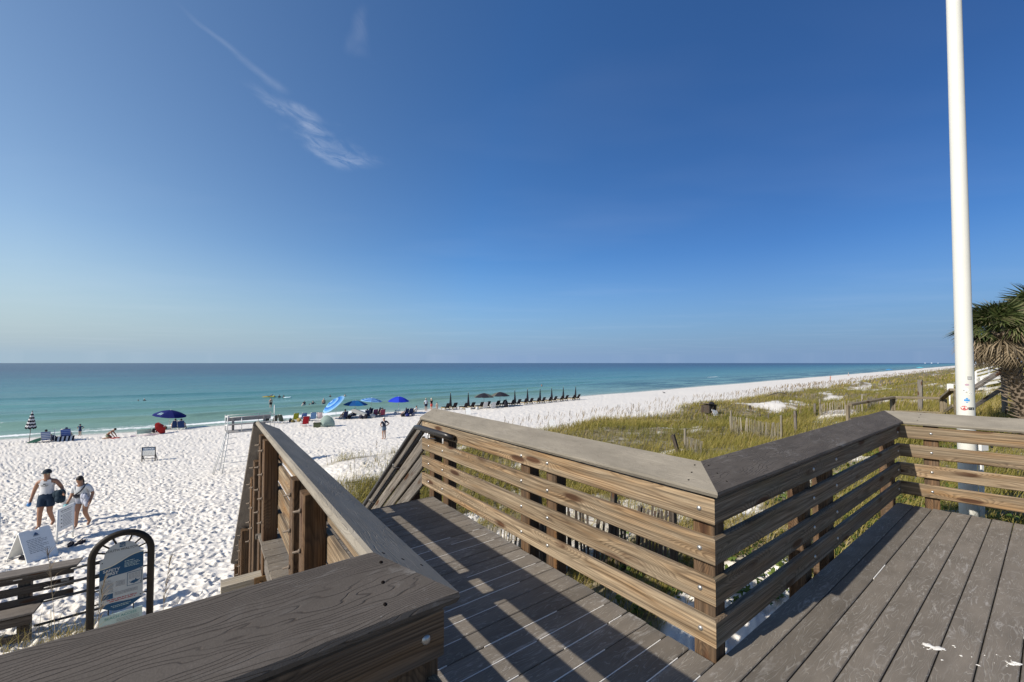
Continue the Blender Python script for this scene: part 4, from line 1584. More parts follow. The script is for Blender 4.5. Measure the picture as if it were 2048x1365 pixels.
# far resort towers down the coast
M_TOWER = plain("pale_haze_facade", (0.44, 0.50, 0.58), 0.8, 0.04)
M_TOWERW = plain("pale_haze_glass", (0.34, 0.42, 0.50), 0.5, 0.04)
rt = random.Random(5)
TL = ("squat pale", "tall pale", "stepped pale", "slim pale", "broad pale", "short pale", "twin topped pale", "tall slim pale", "low pale", "wide pale", "narrow pale", "highest pale")
for i in range(12):
    px_ = 1942 + i * 5.2 if i < 9 else 1850 + (i - 9) * 13
    hp = (6, 10, 8, 12, 9, 5, 11, 13, 7, 2.2, 2.6, 2.0)[i]
    Y_ = 7000.0
    p0 = at_depth(px_, 728, Y_)
    hgt = hp / 813 * Y_ * 0.62
    wid = rt.uniform(2.2, 3.8) / 813 * Y_
    T_ = thing("resort_tower", "%s far tower on the hazy coast, number %d from the left" % (TL[i], i + 1), "building", (p0.x, p0.y, SEA), 0.8, "far resort towers on the horizon")
    T_["label"] = "%s resort tower far down the hazy coast" % TL[i]
    m_ = MB()
    m_.box((0, 0, hgt / 2), (wid, wid * 0.5, hgt))
    m_.build("block", M_TOWER, T_)
    m_ = MB()
    for fl in range(4):
        m_.box((0, -wid * 0.25 - 0.5, hgt * (0.15 + 0.2 * fl)), (wid * 0.85, 1.0, hgt * 0.07))
    m_.build("window_band", M_TOWERW, T_)

# ------------------------------------------------------------------ palms
def fan_leaf(seed, dead):
    r_ = random.Random(seed)
    mb = MB()
    tint = []
    pet = 0.60 if not dead else 0.50
    segs = 26
    vs, fs = [], []
    # petiole
    droop = 0.10 if not dead else 0.05
    base = [(0, -0.012, 0), (0, 0.012, 0), (pet, -0.008, -droop * pet), (pet, 0.008, -droop * pet)]
    vs += base
    fs.append((0, 1, 3, 2))
    tint += [0.5] * 4
    for k in range(segs):
        if dead and r_.random() < 0.18:
            continue
        an = math.radians(-118 + 236 * (k + 0.5) / segs) + r_.gauss(0, 0.03)
        ln_ = (0.82 if not dead else 0.72) * (1 - 0.20 * abs(an) / 2.0) * r_.uniform(0.88, 1.05)
        w_ = 0.055 if not dead else 0.035
        c, s_ = math.cos(an), math.sin(an)
        hx, hz = pet, -droop * pet
        cost = 0.22 * abs(s_)                 # costapalmate fold
        b = len(vs)
        p1 = (hx + c * 0.05, s_ * 0.05, hz)
        mid = (hx + c * ln_ * 0.55, s_ * ln_ * 0.55, hz - cost * 0.25 - (0.03 if not dead else 0.12 + r_.uniform(0, 0.12)))
        tip = (hx + c * ln_ * (0.97 if not dead else 0.75), s_ * ln_ * (0.97 if not dead else 0.7), hz - cost * 0.7 - (0.16 + r_.uniform(0, 0.16) if not dead else 0.42 + r_.uniform(0, 0.25)))
        nx, ny = -s_ * w_ / 2, c * w_ / 2
        zf = r_.choice((-1, 1)) * 0.008
        vs += [p1, (mid[0] + nx, mid[1] + ny, mid[2] + zf), (mid[0] - nx, mid[1] - ny, mid[2] - zf), tip]
        fs += [(b, b + 1, b + 2), (b + 1, b + 3, b + 2)]
        tt = min(1, max(0, r_.gauss(0.4, 0.22)))
        tint += [tt, tt, tt, min(1, tt + r_.uniform(0.1, 0.6))]
    me = bpy.data.meshes.new("frond")
    me.from_pydata(vs, [], fs)
    a = me.attributes.new("tint", "FLOAT", "POINT")
    a.data.foreach_set("value", np.array(tint, np.float32))
    me.materials.append(M_DEAD if dead else M_FROND)
    me.update()
    return me


GREEN = [fan_leaf(i, False) for i in range(4)]
DEAD = [fan_leaf(20 + i, True) for i in range(4)]
M_BOOT = plain("palm_boots", (0.22, 0.175, 0.13), 0.9, 0.45, 14, 0, 0.1, 0.8)


def palm(label, foot, top, r_t, n_green, n_dead, seed, size=1.0):
    r_ = random.Random(seed)
    foot, top = Vector(foot), Vector(top)
    root = thing("cabbage_palm", label, "palm tree", foot)
    ln_ = (top - foot).length
    pts = []
    for k in range(12):
        t_ = k / 11
        p = foot.lerp(top, t_) + Vector((0, 0, 0.12 * math.sin(PI * t_) * ln_ * 0.3))
        pts.append(p - foot)
    mb = MB()
    mb.tube(pts, [r_t * 0.78 * (1.25 - 0.25 * k / 11) for k in range(12)], 14)
    tr = mb.build("trunk", M_BOOT, root)
    # old leaf bases
    bt = MB()
    nb = int(ln_ / 0.055) * 5
    for k in range(nb):
        t_ = k / nb
        i = min(10, int(t_ * 11))
        p = pts[i].lerp(pts[i + 1], t_ * 11 - i)
        ax = (pts[i + 1] - pts[i]).normalized()
        an = k * 2.399
        u = ax.orthogonal().normalized()
        v = ax.cross(u)
        o_ = u * math.cos(an) + v * math.sin(an)
        tang = ax.cross(o_)
        a = p + o_ * r_t * 0.74
        L1 = r_.uniform(0.22, 0.42) * size
        b = a + (o_ * 0.75 + ax * r_.uniform(0.25, 0.9)).normalized() * L1
        w1 = 0.05 * size
        bt.add([a - tang * w1, a + tang * w1, b + tang * w1 * 0.45, b - tang * w1 * 0.45, a - tang * w1 - ax * 0.05, a + tang * w1 - ax * 0.05], [(0, 1, 2, 3), (4, 5, 2, 3), (0, 4, 3), (1, 5, 2)])
    tag(bt.build("leaf_bases", M_BOOT, root), None, None, None, "stuff")
    c0 = top
    for k in range(n_green + n_dead):
        dead = k >= n_green
        az = r_.random() * 2 * PI
        el = math.radians(r_.uniform(-8, 85)) if not dead else math.radians(r_.uniform(-62, 32))
        sc_ = size * r_.uniform(0.85, 1.1) * (1.12 if dead else 1.0)
        M = Matrix.Translation(c0 + Vector((0, 0, 0.05 if not dead else -0.12 * r_.random()))) @ Matrix.Rotation(az, 4, "Z") @ Matrix.Rotation(-el, 4, "Y") @ Matrix.Rotation(r_.gauss(0, 0.35), 4, "X") @ Matrix.Scale(sc_, 4)
        link("dead_frond" if dead else "frond", r_.choice(DEAD if dead else GREEN), root, M)
    return root


p_ = at_depth(2066, 815, 11.2)
palm("leaning cabbage palm right of the pole with a skirt of dead fronds", G(p_.x, p_.y), at_depth(1996, 668, 11.0), 0.16, 46, 46, 3, 0.74)
p_ = at_depth(2085, 760, 13.0)
palm("second cabbage palm cut off at the right edge, its crown higher", G(p_.x, p_.y), at_depth(2075, 640, 12.6), 0.22, 30, 46, 8, 0.95)

# ------------------------------------------------------------------ people
def skin_mesh(V, Rr, E, levels=1):
    me = bpy.data.meshes.new("figure")
    me.from_pydata(V, E, [])
    o = bpy.data.objects.new("figure", me)
    COL.objects.link(o)
    md = o.modifiers.new("skin", "SKIN")
    md.use_smooth_shade = True
    for i, r_ in enumerate(Rr):
        me.skin_vertices[0].data[i].radius = r_ if isinstance(r_, tuple) else (r_, r_)
    me.skin_vertices[0].data[0].use_root = True
    if levels:
        sb = o.modifiers.new("sub", "SUBSURF")
        sb.levels = sb.render_levels = levels
    dg = bpy.context.evaluated_depsgraph_get()
    out = bpy.data.meshes.new_from_object(o.evaluated_get(dg))
    bpy.data.objects.remove(o)
    out.polygons.foreach_set("use_smooth", np.ones(len(out.polygons), dtype=bool))
    return out


def joints(kind):
    """joint places of a 1.75 m person facing +Y"""
    J = dict(pel=(0, 0, .95), wai=(0, 0, 1.09), che=(0, -.005, 1.29), nek=(0, 0, 1.47), hd1=(0, .02, 1.55), hd2=(0, .025, 1.62), hd3=(0, .02, 1.70),
             shL=(.185, 0, 1.41), elL=(.235, -.02, 1.13), wrL=(.25, .06, .89), haL=(.25, .09, .80),
             shR=(-.185, 0, 1.41), elR=(-.235, -.02, 1.13), wrR=(-.25, .06, .89), haR=(-.25, .09, .80),
             hiL=(.09, 0, .90), knL=(.10, .02, .50), anL=(.105, -.02, .09), toL=(.12, .13, .035),
             hiR=(-.09, 0, .90), knR=(-.10, .02, .50), anR=(-.105, -.02, .09), toR=(-.12, .13, .035))
    if kind == "hips":
        J.update(elL=(.42, -.10, 1.20), wrL=(.24, .02, 1.04), haL=(.17, .05, 1.02), elR=(-.42, -.10, 1.20), wrR=(-.24, .02, 1.04), haR=(-.17, .05, 1.02))
    elif kind == "walk":
        J.update(knL=(.09, .13, .51), anL=(.09, .15, .09), toL=(.10, .30, .04), knR=(-.09, .06, .49), anR=(-.09, -.17, .12), toR=(-.09, -.06, .03),
                 elL=(.25, -.12, 1.15), wrL=(.27, -.10, .90), haL=(.27, -.09, .81), elR=(-.25, .06, 1.14), wrR=(-.25, .22, .93), haR=(-.25, .27, .86))
    elif kind == "carry":
        J = joints("walk")
        J.update(elR=(-.30, -.08, 1.14), wrR=(-.40, .12, 1.02), haR=(-.44, .19, 1.0), elL=(.29, -.02, 1.13), wrL=(.33, .04, .87), haL=(.34, .07, .78))
    elif kind == "stoop":
        J = joints("walk")
        for k in ("che", "nek", "hd1", "hd2", "hd3", "shL", "shR", "wai"):
            x, y, z = J[k]
            a = (z - .95) * 0.24
            J[k] = (x, y + a, z - a * a * .5 - .02)
        J.update(elL=(.27, .04, 1.11), wrL=(.30, .16, .90), haL=(.30, .22, .82), elR=(-.28, .04, 1.11), wrR=(-.30, .18, .89), haR=(-.30, .24, .81))
    elif kind == "sit":
        J = dict(pel=(0, 0, .34), wai=(0, -.09, .46), che=(0, -.20, .66), nek=(0, -.26, .84), hd1=(0, -.25, .91), hd2=(0, -.24, .98), hd3=(0, -.24, 1.06),
                 shL=(.185, -.23, .78), elL=(.27, -.08, .56), wrL=(.25, .16, .54), haL=(.24, .25, .53), shR=(-.185, -.23, .78), elR=(-.27, -.08, .56), wrR=(-.25, .16, .54), haR=(-.24, .25, .53),
                 hiL=(.09, .03, .32), knL=(.12, .42, .44), anL=(.12, .74, .10), toL=(.13, .88, .07), hiR=(-.09, .03, .32), knR=(-.12, .42, .44), anR=(-.12, .74, .10), toR=(-.13, .88, .07))
    elif kind == "squat":
        J = dict(pel=(0, -.10, .30), wai=(0, .02, .42), che=(0, .20, .56), nek=(0, .33, .68), hd1=(0, .39, .73), hd2=(0, .45, .76), hd3=(0, .51, .80),
                 shL=(.175, .24, .62), elL=(.21, .38, .38), wrL=(.15, .52, .16), haL=(.13, .58, .08), shR=(-.175, .24, .62), elR=(-.21, .38, .38), wrR=(-.15, .52, .16), haR=(-.13, .58, .08),
                 hiL=(.09, -.07, .28), knL=(.13, .20, .10), anL=(.12, -.22, .06), toL=(.12, -.36, .04), hiR=(-.09, -.07, .28), knR=(-.13, .20, .10), anR=(-.12, -.22, .06), toR=(-.12, -.36, .04))
    elif kind == "fold":
        J.update(elL=(.26, .03, 1.15), wrL=(.06, .19, 1.14), haL=(-.02, .20, 1.15), elR=(-.26, .03, 1.15), wrR=(-.06, .17, 1.10), haR=(.02, .18, 1.10))
    elif kind == "float":
        J = dict(pel=(0, 0, .02), wai=(0, -.14, .04), che=(0, -.34, .10), nek=(0, -.50, .18), hd1=(0, -.56, .24), hd2=(0, -.60, .29), hd3=(0, -.64, .35),
                 shL=(.18, -.44, .12), elL=(.36, -.25, .06), wrL=(.40, .0, .05), haL=(.40, .08, .05), shR=(-.18, -.44, .12), elR=(-.36, -.25, .06), wrR=(-.40, .0, .05), haR=(-.40, .08, .05),
                 hiL=(.09, .05, .02), knL=(.12, .45, .08), anL=(.12, .86, .0), toL=(.12, 1.0, .05), hiR=(-.09, .05, .02), knR=(-.12, .45, .04), anR=(-.12, .86, -.03), toR=(-.12, 1.0, .03))
    return J


ORDER = ["pel", "wai", "che", "nek", "hd1", "hd2", "hd3", "shL", "elL", "wrL", "haL", "shR", "elR", "wrR", "haR", "hiL", "knL", "anL", "toL", "hiR", "knR", "anR", "toR"]
EDGES = [(0, 1), (1, 2), (2, 3), (3, 4), (4, 5), (5, 6), (2, 7), (7, 8), (8, 9), (9, 10), (2, 11), (11, 12), (12, 13), (13, 14), (0, 15), (15, 16), (16, 17), (17, 18), (0, 19), (19, 20), (20, 21), (21, 22)]
RAD = dict(pel=(.145, .11), wai=(.13, .095), che=(.155, .11), nek=.062, hd1=(.068, .075), hd2=(.077, .095), hd3=(.066, .08), sh=.062, el=.045, wr=.031, ha=(.04, .024), hi=.098, kn=.062, an=.043, to=(.042, .03))
FIG = {}


def figure_mesh(kind, fat=1.0, fingers=False):
    key = (kind, fat, fingers)
    if key in FIG:
        return FIG[key]
    J = joints(kind)
    V = [Vector(J[k]) for k in ORDER]
    R_ = []
    for k in ORDER:
        r_ = RAD.get(k, RAD.get(k[:2]))
        f = fat if k[:2] in ("pe", "wa", "ch", "hi") else 0.5 + fat * 0.5
        if k[:2] == "hd":
            f = 1
        R_.append(tuple(x * f for x in r_) if isinstance(r_, tuple) else r_ * f)
    E = list(EDGES)
    if fingers:
        for hand, wrist, s_ in ((10, 9, 1), (14, 13, -1)):
            d_ = (V[hand] - V[wrist]).normalized()
            side = Vector((0, 1, 0)) if abs(d_.y) < 0.75 else Vector((0, 0, 1))
            side = (side - d_ * side.dot(d_)).normalized()
            pal = d_.cross(side)
            R_[hand] = (.036, .022)
            for i, ln_ in enumerate((.066, .078, .072, .056)):
                root = V[hand] + side * (.030 - .020 * i) + d_ * .012
                b = len(V)
                V += [root + d_ * ln_ * .55, root + d_ * ln_ * .95 + pal * .022 * s_]
                R_ += [.0095, .008]
                E += [(hand, b), (b, b + 1)]
            b = len(V)
            V += [V[wrist].lerp(V[hand], .55) + side * .045, V[hand] + side * .062 + d_ * .012]
            R_ += [.011, .009]
            E += [(wrist, b), (b, b + 1)]
        # nose
        hd = V[5]
        f = Vector((0, 1, 0))
        V += [hd + f * .095 + Vector((0, 0, -.015))]
        R_ += [.014]
        E += [(5, len(V) - 1)]
    me = skin_mesh(V, R_, E, 2 if fingers else 1)
    FIG[key] = me
    return me


def garment(kind, parts, off, fat=1.0, leg=0.5, arm=0.55, fingers=False):
    """cloth that follows the body: its faces near the covered limbs, lifted off the skin"""
    key = ("g", kind, parts, off, fat, leg, arm)
    if key in FIG:
        return FIG[key]
    body = figure_mesh(kind, fat, fingers)
    nv = len(body.vertices)
    co, no = np.zeros(nv * 3, np.float32), np.zeros(nv * 3, np.float32)
    body.vertices.foreach_get("co", co)
    body.vertices.foreach_get("normal", no)
    co, no = co.reshape(-1, 3), no.reshape(-1, 3)
    J = [np.array(joints(kind)[k]) for k in ORDER]
    faces = [tuple(p.vertices) for p in body.polygons]
    cen = np.array([co[list(f)].mean(0) for f in faces])
    best, bt, be = np.full(len(cen), 9e9), np.zeros(len(cen)), np.zeros(len(cen), int)
    for ei, (a, b) in enumerate(EDGES):
        d_ = J[b] - J[a]
        t_ = np.clip(((cen - J[a]) @ d_) / (d_ @ d_), 0, 1)
        rad_ = np.mean(RAD.get(ORDER[b], RAD.get(ORDER[b][:2])))
        q = np.linalg.norm(cen - (J[a] + t_[:, None] * d_), axis=1) / (rad_ + .03)
        k = q < best
        best[k], bt[k], be[k] = q[k], t_[k], ei
    TOR, CLAV, UARM, HIP, THI = (0, 1), (6, 10), (7, 11), (14, 18), (15, 19)
    isin = lambda g: np.isin(be, g)
    if parts == "shorts":
        keep = (be == 0) & (bt < .55) | isin(HIP) | isin(THI) & (bt < leg)
    elif parts == "shirt":
        keep = isin(TOR) | (be == 2) & (bt < .8) | isin(CLAV) | isin(UARM) & (bt < arm) | isin(HIP) & (bt < .25)
    else:
        keep = isin(TOR) | (be == 2) & (bt < .55) | isin(CLAV) & (bt < .72) | isin(HIP) & (bt < .25)
    used = sorted({v for f, k in zip(faces, keep) if k for v in f})
    mp = {v: i for i, v in enumerate(used)}
    me = bpy.data.meshes.new("garment")
    me.from_pydata([tuple(co[v] + no[v] * off) for v in used], [], [tuple(mp[v] for v in f) for f, k in zip(faces, keep) if k])
    me.polygons.foreach_set("use_smooth", np.ones(len(me.polygons), dtype=bool))
    me.update()
    FIG[key] = me
    return me


def person(label, loc, rotz, kind, h=1.75, skin=None, top=None, bottom=None, hair=True, hat=None, fat=1.0, group=None, hairc=None, fingers=False, leg=0.5, arm=0.55, topkind="shirt", tilt=None):
    k = h / 1.75
    sc_ = Matrix.Scale(k, 4)
    root = thing("person", label, "person", loc, rotz, group, tilt)
    W = WM[root] @ sc_
    J = {a: Vector(b) for a, b in joints(kind).items()}

    def part(name, me, m_):
        me2 = me.copy() if len(me.materials) and me.materials[0] is not m_ else me
        me2.materials.clear()
        me2.materials.append(m_)
        return link(name, me2, root, W)

    part("body", figure_mesh(kind, fat, fingers), skin or M_SKIN)
    if bottom:
        part("shorts", garment(kind, "shorts", .022, fat, leg, arm, fingers), cloth(bottom))
    if top:
        part(topkind if topkind != "tank" else "tank_top", garment(kind, topkind, .014, fat, .5, arm, fingers), cloth(top))
    ax = (J["hd3"] - J["hd1"]).normalized()
    Mh = Matrix.Translation(J["hd2"] + ax * .028) @ Vector((0, 0, 1)).rotation_difference(ax).to_matrix().to_4x4()
    if hair:
        mb = MB()
        mb.ell((0, -.018, .008), (.090, .104, .105), 12, 7, None, -.25)
        if hair == "long":
            mb.ell((0, -.075, -.10), (.075, .05, .15), 10, 7)
        link("hair", mb.mesh("hair", hairc or M_HAIR), root, W @ Mh)
    if hat:
        mb = MB()
        mb.ell((0, -.006, .02), (.099, .112, .105), 14, 6, None, 0.0)
        if hat[1] == "cap":
            mb.sheet([[Vector((x, .09 + y * (1 - (x / .08) ** 2 * .45), .03 - y * .12)) for x in (-.08, -.04, 0, .04, .08)] for y in (0, .045, .09)], .006)
        else:
            mb.tube([(0, 0, .020), (0, 0, .030)], [.19, .17], 20)
        link("hat", mb.mesh("hat", cloth(hat[0])), root, W @ Mh)
    return root


SEAWARD = math.atan2(SNX, -SNY)          # a figure turned this way looks out to sea (+Y of the figure)
BLACK, NAVY, WHITEC, TEAL, REDC = (.018, .018, .022), (.018, .03, .085), (.58, .58, .58), (.04, .2, .26), (.45, .03, .025)


def in_water(px, py, show, h=1.75):
    """a wader whose waterline is seen at the photo point with `show` metres standing clear"""
    r_ = ray(px, py)
    t_ = (SEA - EYE) / r_.z
    return Vector((r_.x * t_, r_.y * t_, SEA - (h - show)))


# the two beach walkers near the stairs
A_ = spot(92, 1056)
A_.z += 0.02
man = person("man in a white tank top, navy shorts and dark cap walking up the beach", A_, math.radians(205), "carry", 1.82, M_SKIN, WHITEC, (.02, .035, .06), True, ((.025, .035, .045), "cap"), 1.10, None, None, True, .62, .5, "tank")
W = WM[man] @ Matrix.Scale(1.82 / 1.75, 4)
q = MB()
q.box((-.034, .098, 1.632), (.05, .02, .026))
q.box((.034, .098, 1.632), (.05, .02, .026))
q.box((0, .10, 1.638), (.03, .012, .008))
q.tube([(-.06, .09, 1.637), (-.086, .02, 1.635)], .005, 4)
q.tube([(.06, .09, 1.637), (.086, .02, 1.635)], .005, 4)
link("sunglasses", q.mesh("sunglasses", plain("tinted_lens", (.35, .36, .25), .2, .1)), man, W)
q = MB()
q.box((0, .148, 1.335), (.05, .006, .035))
q.box((-.045, .145, 1.30), (.07, .006, .014))
q.box((.05, .145, 1.30), (.06, .006, .014))
q.box((.0, .146, 1.275), (.13, .006, .010))
link("shirt_print", q.mesh("shirt_print", M_INK), man, W)
q = MB()
rr = np.random.default_rng(4)
for k in range(7):
    q.ell((-.36 + .05 * rr.normal(), .16 + .04 * rr.normal(), .93 + .05 * rr.normal()), (.10, .07, .13), 8, 6)
bun = tag(link("towel_bundle", q.mesh("towel_bundle", cloth((.02, .035, .05))), None, W), "dark blue bundled towel carried under the walking man's arm", "towel")
WM[bun] = W
q = MB()
q.ell((.345, .085, .76), (.05, .06, .07), 8, 6)
gl_ = tag(link("rubber_glove", q.mesh("rubber_glove", plain("blue_vinyl", (.05, .22, .50), .45, .1)), None, W), "bright blue glove on the walking man's right hand", "glove")
B_ = spot(165, 1054)
wom = person("woman in a white shirt with a dark chest strap bag walking behind the man", B_, math.radians(196), "stoop", 1.66, M_SKIN, WHITEC, (.30, .31, .36), "long", None, 1.06, None, None, True, .34, .75)
W = WM[wom] @ Matrix.Scale(1.66 / 1.75, 4)
q = MB()
q.sheet([[Vector((x, .115 + .05 * math.cos(x * 9) + (z - 1.1) * .22, z)) for x in (-.17, -.09, 0, .09, .17)] for z in (1.02, 1.07, 1.12)], .04)
bagm = tag(link("belt_bag", q.mesh("belt_bag", cloth((.02, .02, .028))), None, W), "black bag worn across the white shirted woman's front", "bag")
q = MB()
q.tube([(.10, .20, 1.12), (-.04, .22, 1.22), (-.13, .20, 1.36), (-.15, .10, 1.46)], .018, 6)
link("shoulder_strap", q.mesh("shoulder_strap", cloth((.02, .02, .03))), bagm, W)
q = MB()
q.ell((.30, .25, .79), (.06, .07, .075), 8, 6)
tag(link("rubber_glove", q.mesh("rubber_glove", plain("mint_vinyl", (.16, .42, .42), .5, .1)), None, W), "pale teal glove on the white shirted woman's right hand", "glove")
q = MB()
for k in range(8):
    q.ell((-.16 + .06 * rr.normal(), .20 + .03 * rr.normal(), .98 + .08 * rr.normal()), (.07, .05, .10), 7, 5)
tag(link("cloth_bag", q.mesh("cloth_bag", cloth((.45, .46, .52))), None, W), "pale crumpled cloth bag hanging on the white shirted woman's hip", "bag")

# the woman seen from behind on the open sand
w3 = person("woman with hands on hips and a white strap seen from behind on the sand", spot(768, 879), SEAWARD + .25, "hips", 1.72, M_SKIN, (.03, .035, .06), (.13, .17, .22), True, ((.55, .52, .46), "cap"), 0.98, None, None, True, .5)
W = WM[w3] @ Matrix.Scale(1.72 / 1.75, 4)
q = MB()
q.tube([(-.16, -.04, 1.46), (-.06, -.135, 1.36), (.06, -.135, 1.2), (.16, -.06, 1.06)], .022, 6)
tag(link("crossbody_strap", q.mesh("crossbody_strap", cloth(WHITEC)), None, W), "white strap bag across the back of the woman with hands on hips", "bag")


# ------------------------------------------------------------------ beach furniture
def beach_chair(label, loc, rotz, col, col2=None, group=None, size=1.0, towel=None):
    root = thing("beach_chair", label, "chair", loc, rotz, group)
    k = size
    fm = M_STEEL
    q = MB()
    for x in (-.27, .27):
        q.tube([(x * k, .30 * k, .02), (x * k, .28 * k, .22 * k), (x * k, -.20 * k, .22 * k), (x * k, -.45 * k, .92 * k)], .013, 6)
        q.tube([(x * k, -.42 * k, .02), (x * k, .05 * k, .42 * k)], .013, 6)
    q.tube([(-.27 * k, -.45 * k, .92 * k), (.27 * k, -.45 * k, .92 * k)], .013, 6)
    q.tube([(-.27 * k, -.42 * k, .03), (.27 * k, -.42 * k, .03)], .013, 6)
    q.tube([(-.27 * k, .30 * k, .03), (.27 * k, .30 * k, .03)], .013, 6)
    q.build("frame", fm, root)
    m1 = cloth(col)
    q = MB()
    q.sheet([[Vector((x * k, y * k, (.23 - .03 * math.cos(x * 6)) * k)) for x in (-.25, -.12, 0, .12, .25)] for y in (.29, .1, -.05, -.2)], .012)
    q.build("seat", m1, root)
    q = MB()
    n_ = 9
    for i in range(n_):
        t0, t1 = i / n_, (i + 1) / n_
        q.mi = i % 2 if col2 else 0
        g_ = []
        for t_ in (t0, t1):
            y, z = -.20 - .25 * t_, .24 + .67 * t_
            g_.append([Vector((x * k, (y - .05 * math.cos(x * 6) * math.sin(PI * t_)) * k, z * k)) for x in (-.26, -.13, 0, .13, .26)])
        q.sheet(g_, .012)
    q.build("backrest", [m1, cloth(col2)] if col2 else m1, root)
    q = MB()
    for x in (-.30, .30):
        q.box((x * k, -.06 * k, .43 * k), (.05 * k, .38 * k, .025))
    q.build("armrests", M_WHITE if not col2 else M_OLD, root)
    if towel:
        q = MB()
        q.sheet([[Vector((x * k, -.50 * k - .03 * (z < .5) - .02 * math.sin(x * 20), z * k)) for x in (-.24, -.12, 0, .12, .24)] for z in (.25, .5, .75, .93)], .015)
        tag(q.build("beach_towel", cloth(towel), None, WM[root]), "towel draped over the back of the " + label.split(" ", 1)[0].lower() + " chair: " + " ".join(label.split()[:4]), "towel")
    return root


def umbrella(label, loc, rotz, cols, R_=1.05, H=2.1, tiltv=(0, 0), closed=False, group=None, stripes=0, polec=None, rise=.42):
    """cols: colours of successive gores (or rings when stripes)"""
    tilt = Matrix.Rotation(tiltv[0], 4, "X") @ Matrix.Rotation(tiltv[1], 4, "Y")
    root = thing("beach_umbrella", label, "umbrella", loc, rotz, group, tilt if closed else None)
    pm = polec or M_WHITE
    q = MB()
    hinge = H * .62
    if closed:
        q.tube([(0, 0, -.4), (0, 0, H + .08)], .02, 8)
    else:
        top_ = tilt @ Vector((0, 0, H - hinge))
        q.tube([(0, 0, -.4), (0, 0, hinge), Vector((0, 0, hinge)) + top_], .02, 8)
    q.build("pole", pm, root)
    G8 = 8
    if closed:
        q = MB()
        n_ = 10
        ms = [cloth(c) for c in cols]
        for i in range(n_):
            q.mi = i % len(cols) if stripes else 0
            q.smooth = True
            grid = []
            for t_ in (i / n_, (i + 1) / n_):
                z = H - t_ * (H * stripes_len(stripes))
                rr_ = .035 + R_ * t_
                grid.append([Vector((rr_ * (1 + .16 * math.cos(8 * a_)) * math.cos(a_), rr_ * (1 + .16 * math.cos(8 * a_)) * math.sin(a_), z + (.05 * math.cos(8 * a_) * t_ if stripes else 0))) for a_ in np.linspace(0, 2 * PI, 33)])
            q.sheet(grid)
        q.build("folded_canopy", ms, root)
        q = MB()
        q.ell((0, 0, H + .06), (.03, .03, .06), 8, 6)
        q.build("finial", pm, root)
        return root
    base = Matrix.Translation((0, 0, hinge)) @ tilt @ Matrix.Translation((0, 0, H - hinge))
    ms = [cloth(c) for c in cols]
    rings = 7
    for g_ in range(G8):
        q = MB()
        a0, a1 = 2 * PI * g_ / G8, 2 * PI * (g_ + 1) / G8
        for i in range(rings):
            q.mi = (i % len(cols)) if stripes else 0
            grid = []
            for t_ in (i / rings, (i + 1) / rings):
                row = []
                for f in (0, .25, .5, .75, 1):
                    a_ = a0 + (a1 - a0) * f
                    sag = 1 - .05 * math.sin(PI * f) * t_
                    z = -rise * (t_ ** 1.75) - .03 * math.sin(PI * f) * t_
                    row.append(Vector((R_ * t_ * sag * math.cos(a_), R_ * t_ * sag * math.sin(a_), z)))
                grid.append(row)
            q.sheet(grid, .004)
        q.build("canopy_panel", ms if stripes else ms[g_ % len(ms)], root, WM[root] @ base)
        rb = MB()
        rb.tube([(R_ * t_ * math.cos(a0), R_ * t_ * math.sin(a0), -rise * (t_ ** 1.75) - .012) for t_ in (0.02, .35, .7, 1)], .006, 5)
        rb.build("rib", M_STEEL, root, WM[root] @ base)
    q = MB()
    q.ell((0, 0, .03), (.03, .03, .05), 8, 6)
    q.build("finial", pm, root, WM[root] @ base)
    return root


def stripes_len(s_):
    return .52 if s_ else .78


def lump(name, label, cat, loc, col, sz, seed, n_=6, group=None, m_=None):
    """soft bag: rounded body, sagging top, two handles"""
    r_ = random.Random(seed)
    root = thing(name, label, cat, loc, r_.uniform(0, 3), group)
    q = MB()
    q.ell((0, 0, sz[2] * .45), (sz[0] * .5, sz[1] * .5, sz[2] * .55), 14, 9)
    for k in range(n_):
        a_ = r_.uniform(0, 6.28)
        q.ell((math.cos(a_) * sz[0] * .28, math.sin(a_) * sz[1] * .28, sz[2] * r_.uniform(.25, .75)), (sz[0] * .25, sz[1] * .25, sz[2] * .28), 9, 6)
    q.build("bag_body", m_ or cloth(col), root)
    q = MB()
    for y in (-.12, .12):
        q.tube([(-sz[0] * .22, y * sz[1], sz[2] * .85), (-sz[0] * .15, y * sz[1], sz[2] * 1.2), (sz[0] * .15, y * sz[1], sz[2] * 1.2), (sz[0] * .22, y * sz[1], sz[2] * .85)], .012, 5)
    q.build("handles", m_ or cloth(tuple(c * .7 for c in col)), root)
    return root


# far left party
umbrella("folded black and white striped umbrella standing at the left end of the beach", spot(58, 888), 0.3, [WHITEC, BLACK], .26, 2.6, (0, .06), True, None, 1, M_OLD)
q = MB()
n_ = 14
ol = [(.62 * math.cos(2 * PI * k / n_), .26 * math.sin(2 * PI * k / n_)) for k in range(n_)]
q.add([(x, y, 0) for x, y in ol] + [(x, y, .05) for x, y in ol], [tuple(range(n_))[::-1], tuple(range(n_, 2 * n_))] + [(k, (k + 1) % n_, n_ + (k + 1) % n_, n_ + k) for k in range(n_)])
q.box((.1, 0, .06), (.4, .04, .02))
o = q.build("body_board", cloth((.012, .06, .045)), None, pose(spot(72, 886) + Vector((0, 0, .15)), .5, Matrix.Rotation(-.35, 4, "Y") @ Matrix.Rotation(.5, 4, "X")))
tag(o, "dark green oval body board leaning beside the folded striped umbrella", "body board")
c_ = spot(93, 885)
beach_chair("blue and white striped beach chair nearest the folded striped umbrella", c_, SEAWARD, (.07, .12, .30), (.40, .45, .52))
person("dark haired person sitting in the striped chair by the folded umbrella", c_, SEAWARD, "sit", 1.72, M_SKIN, (.03, .05, .12), NAVY, True)
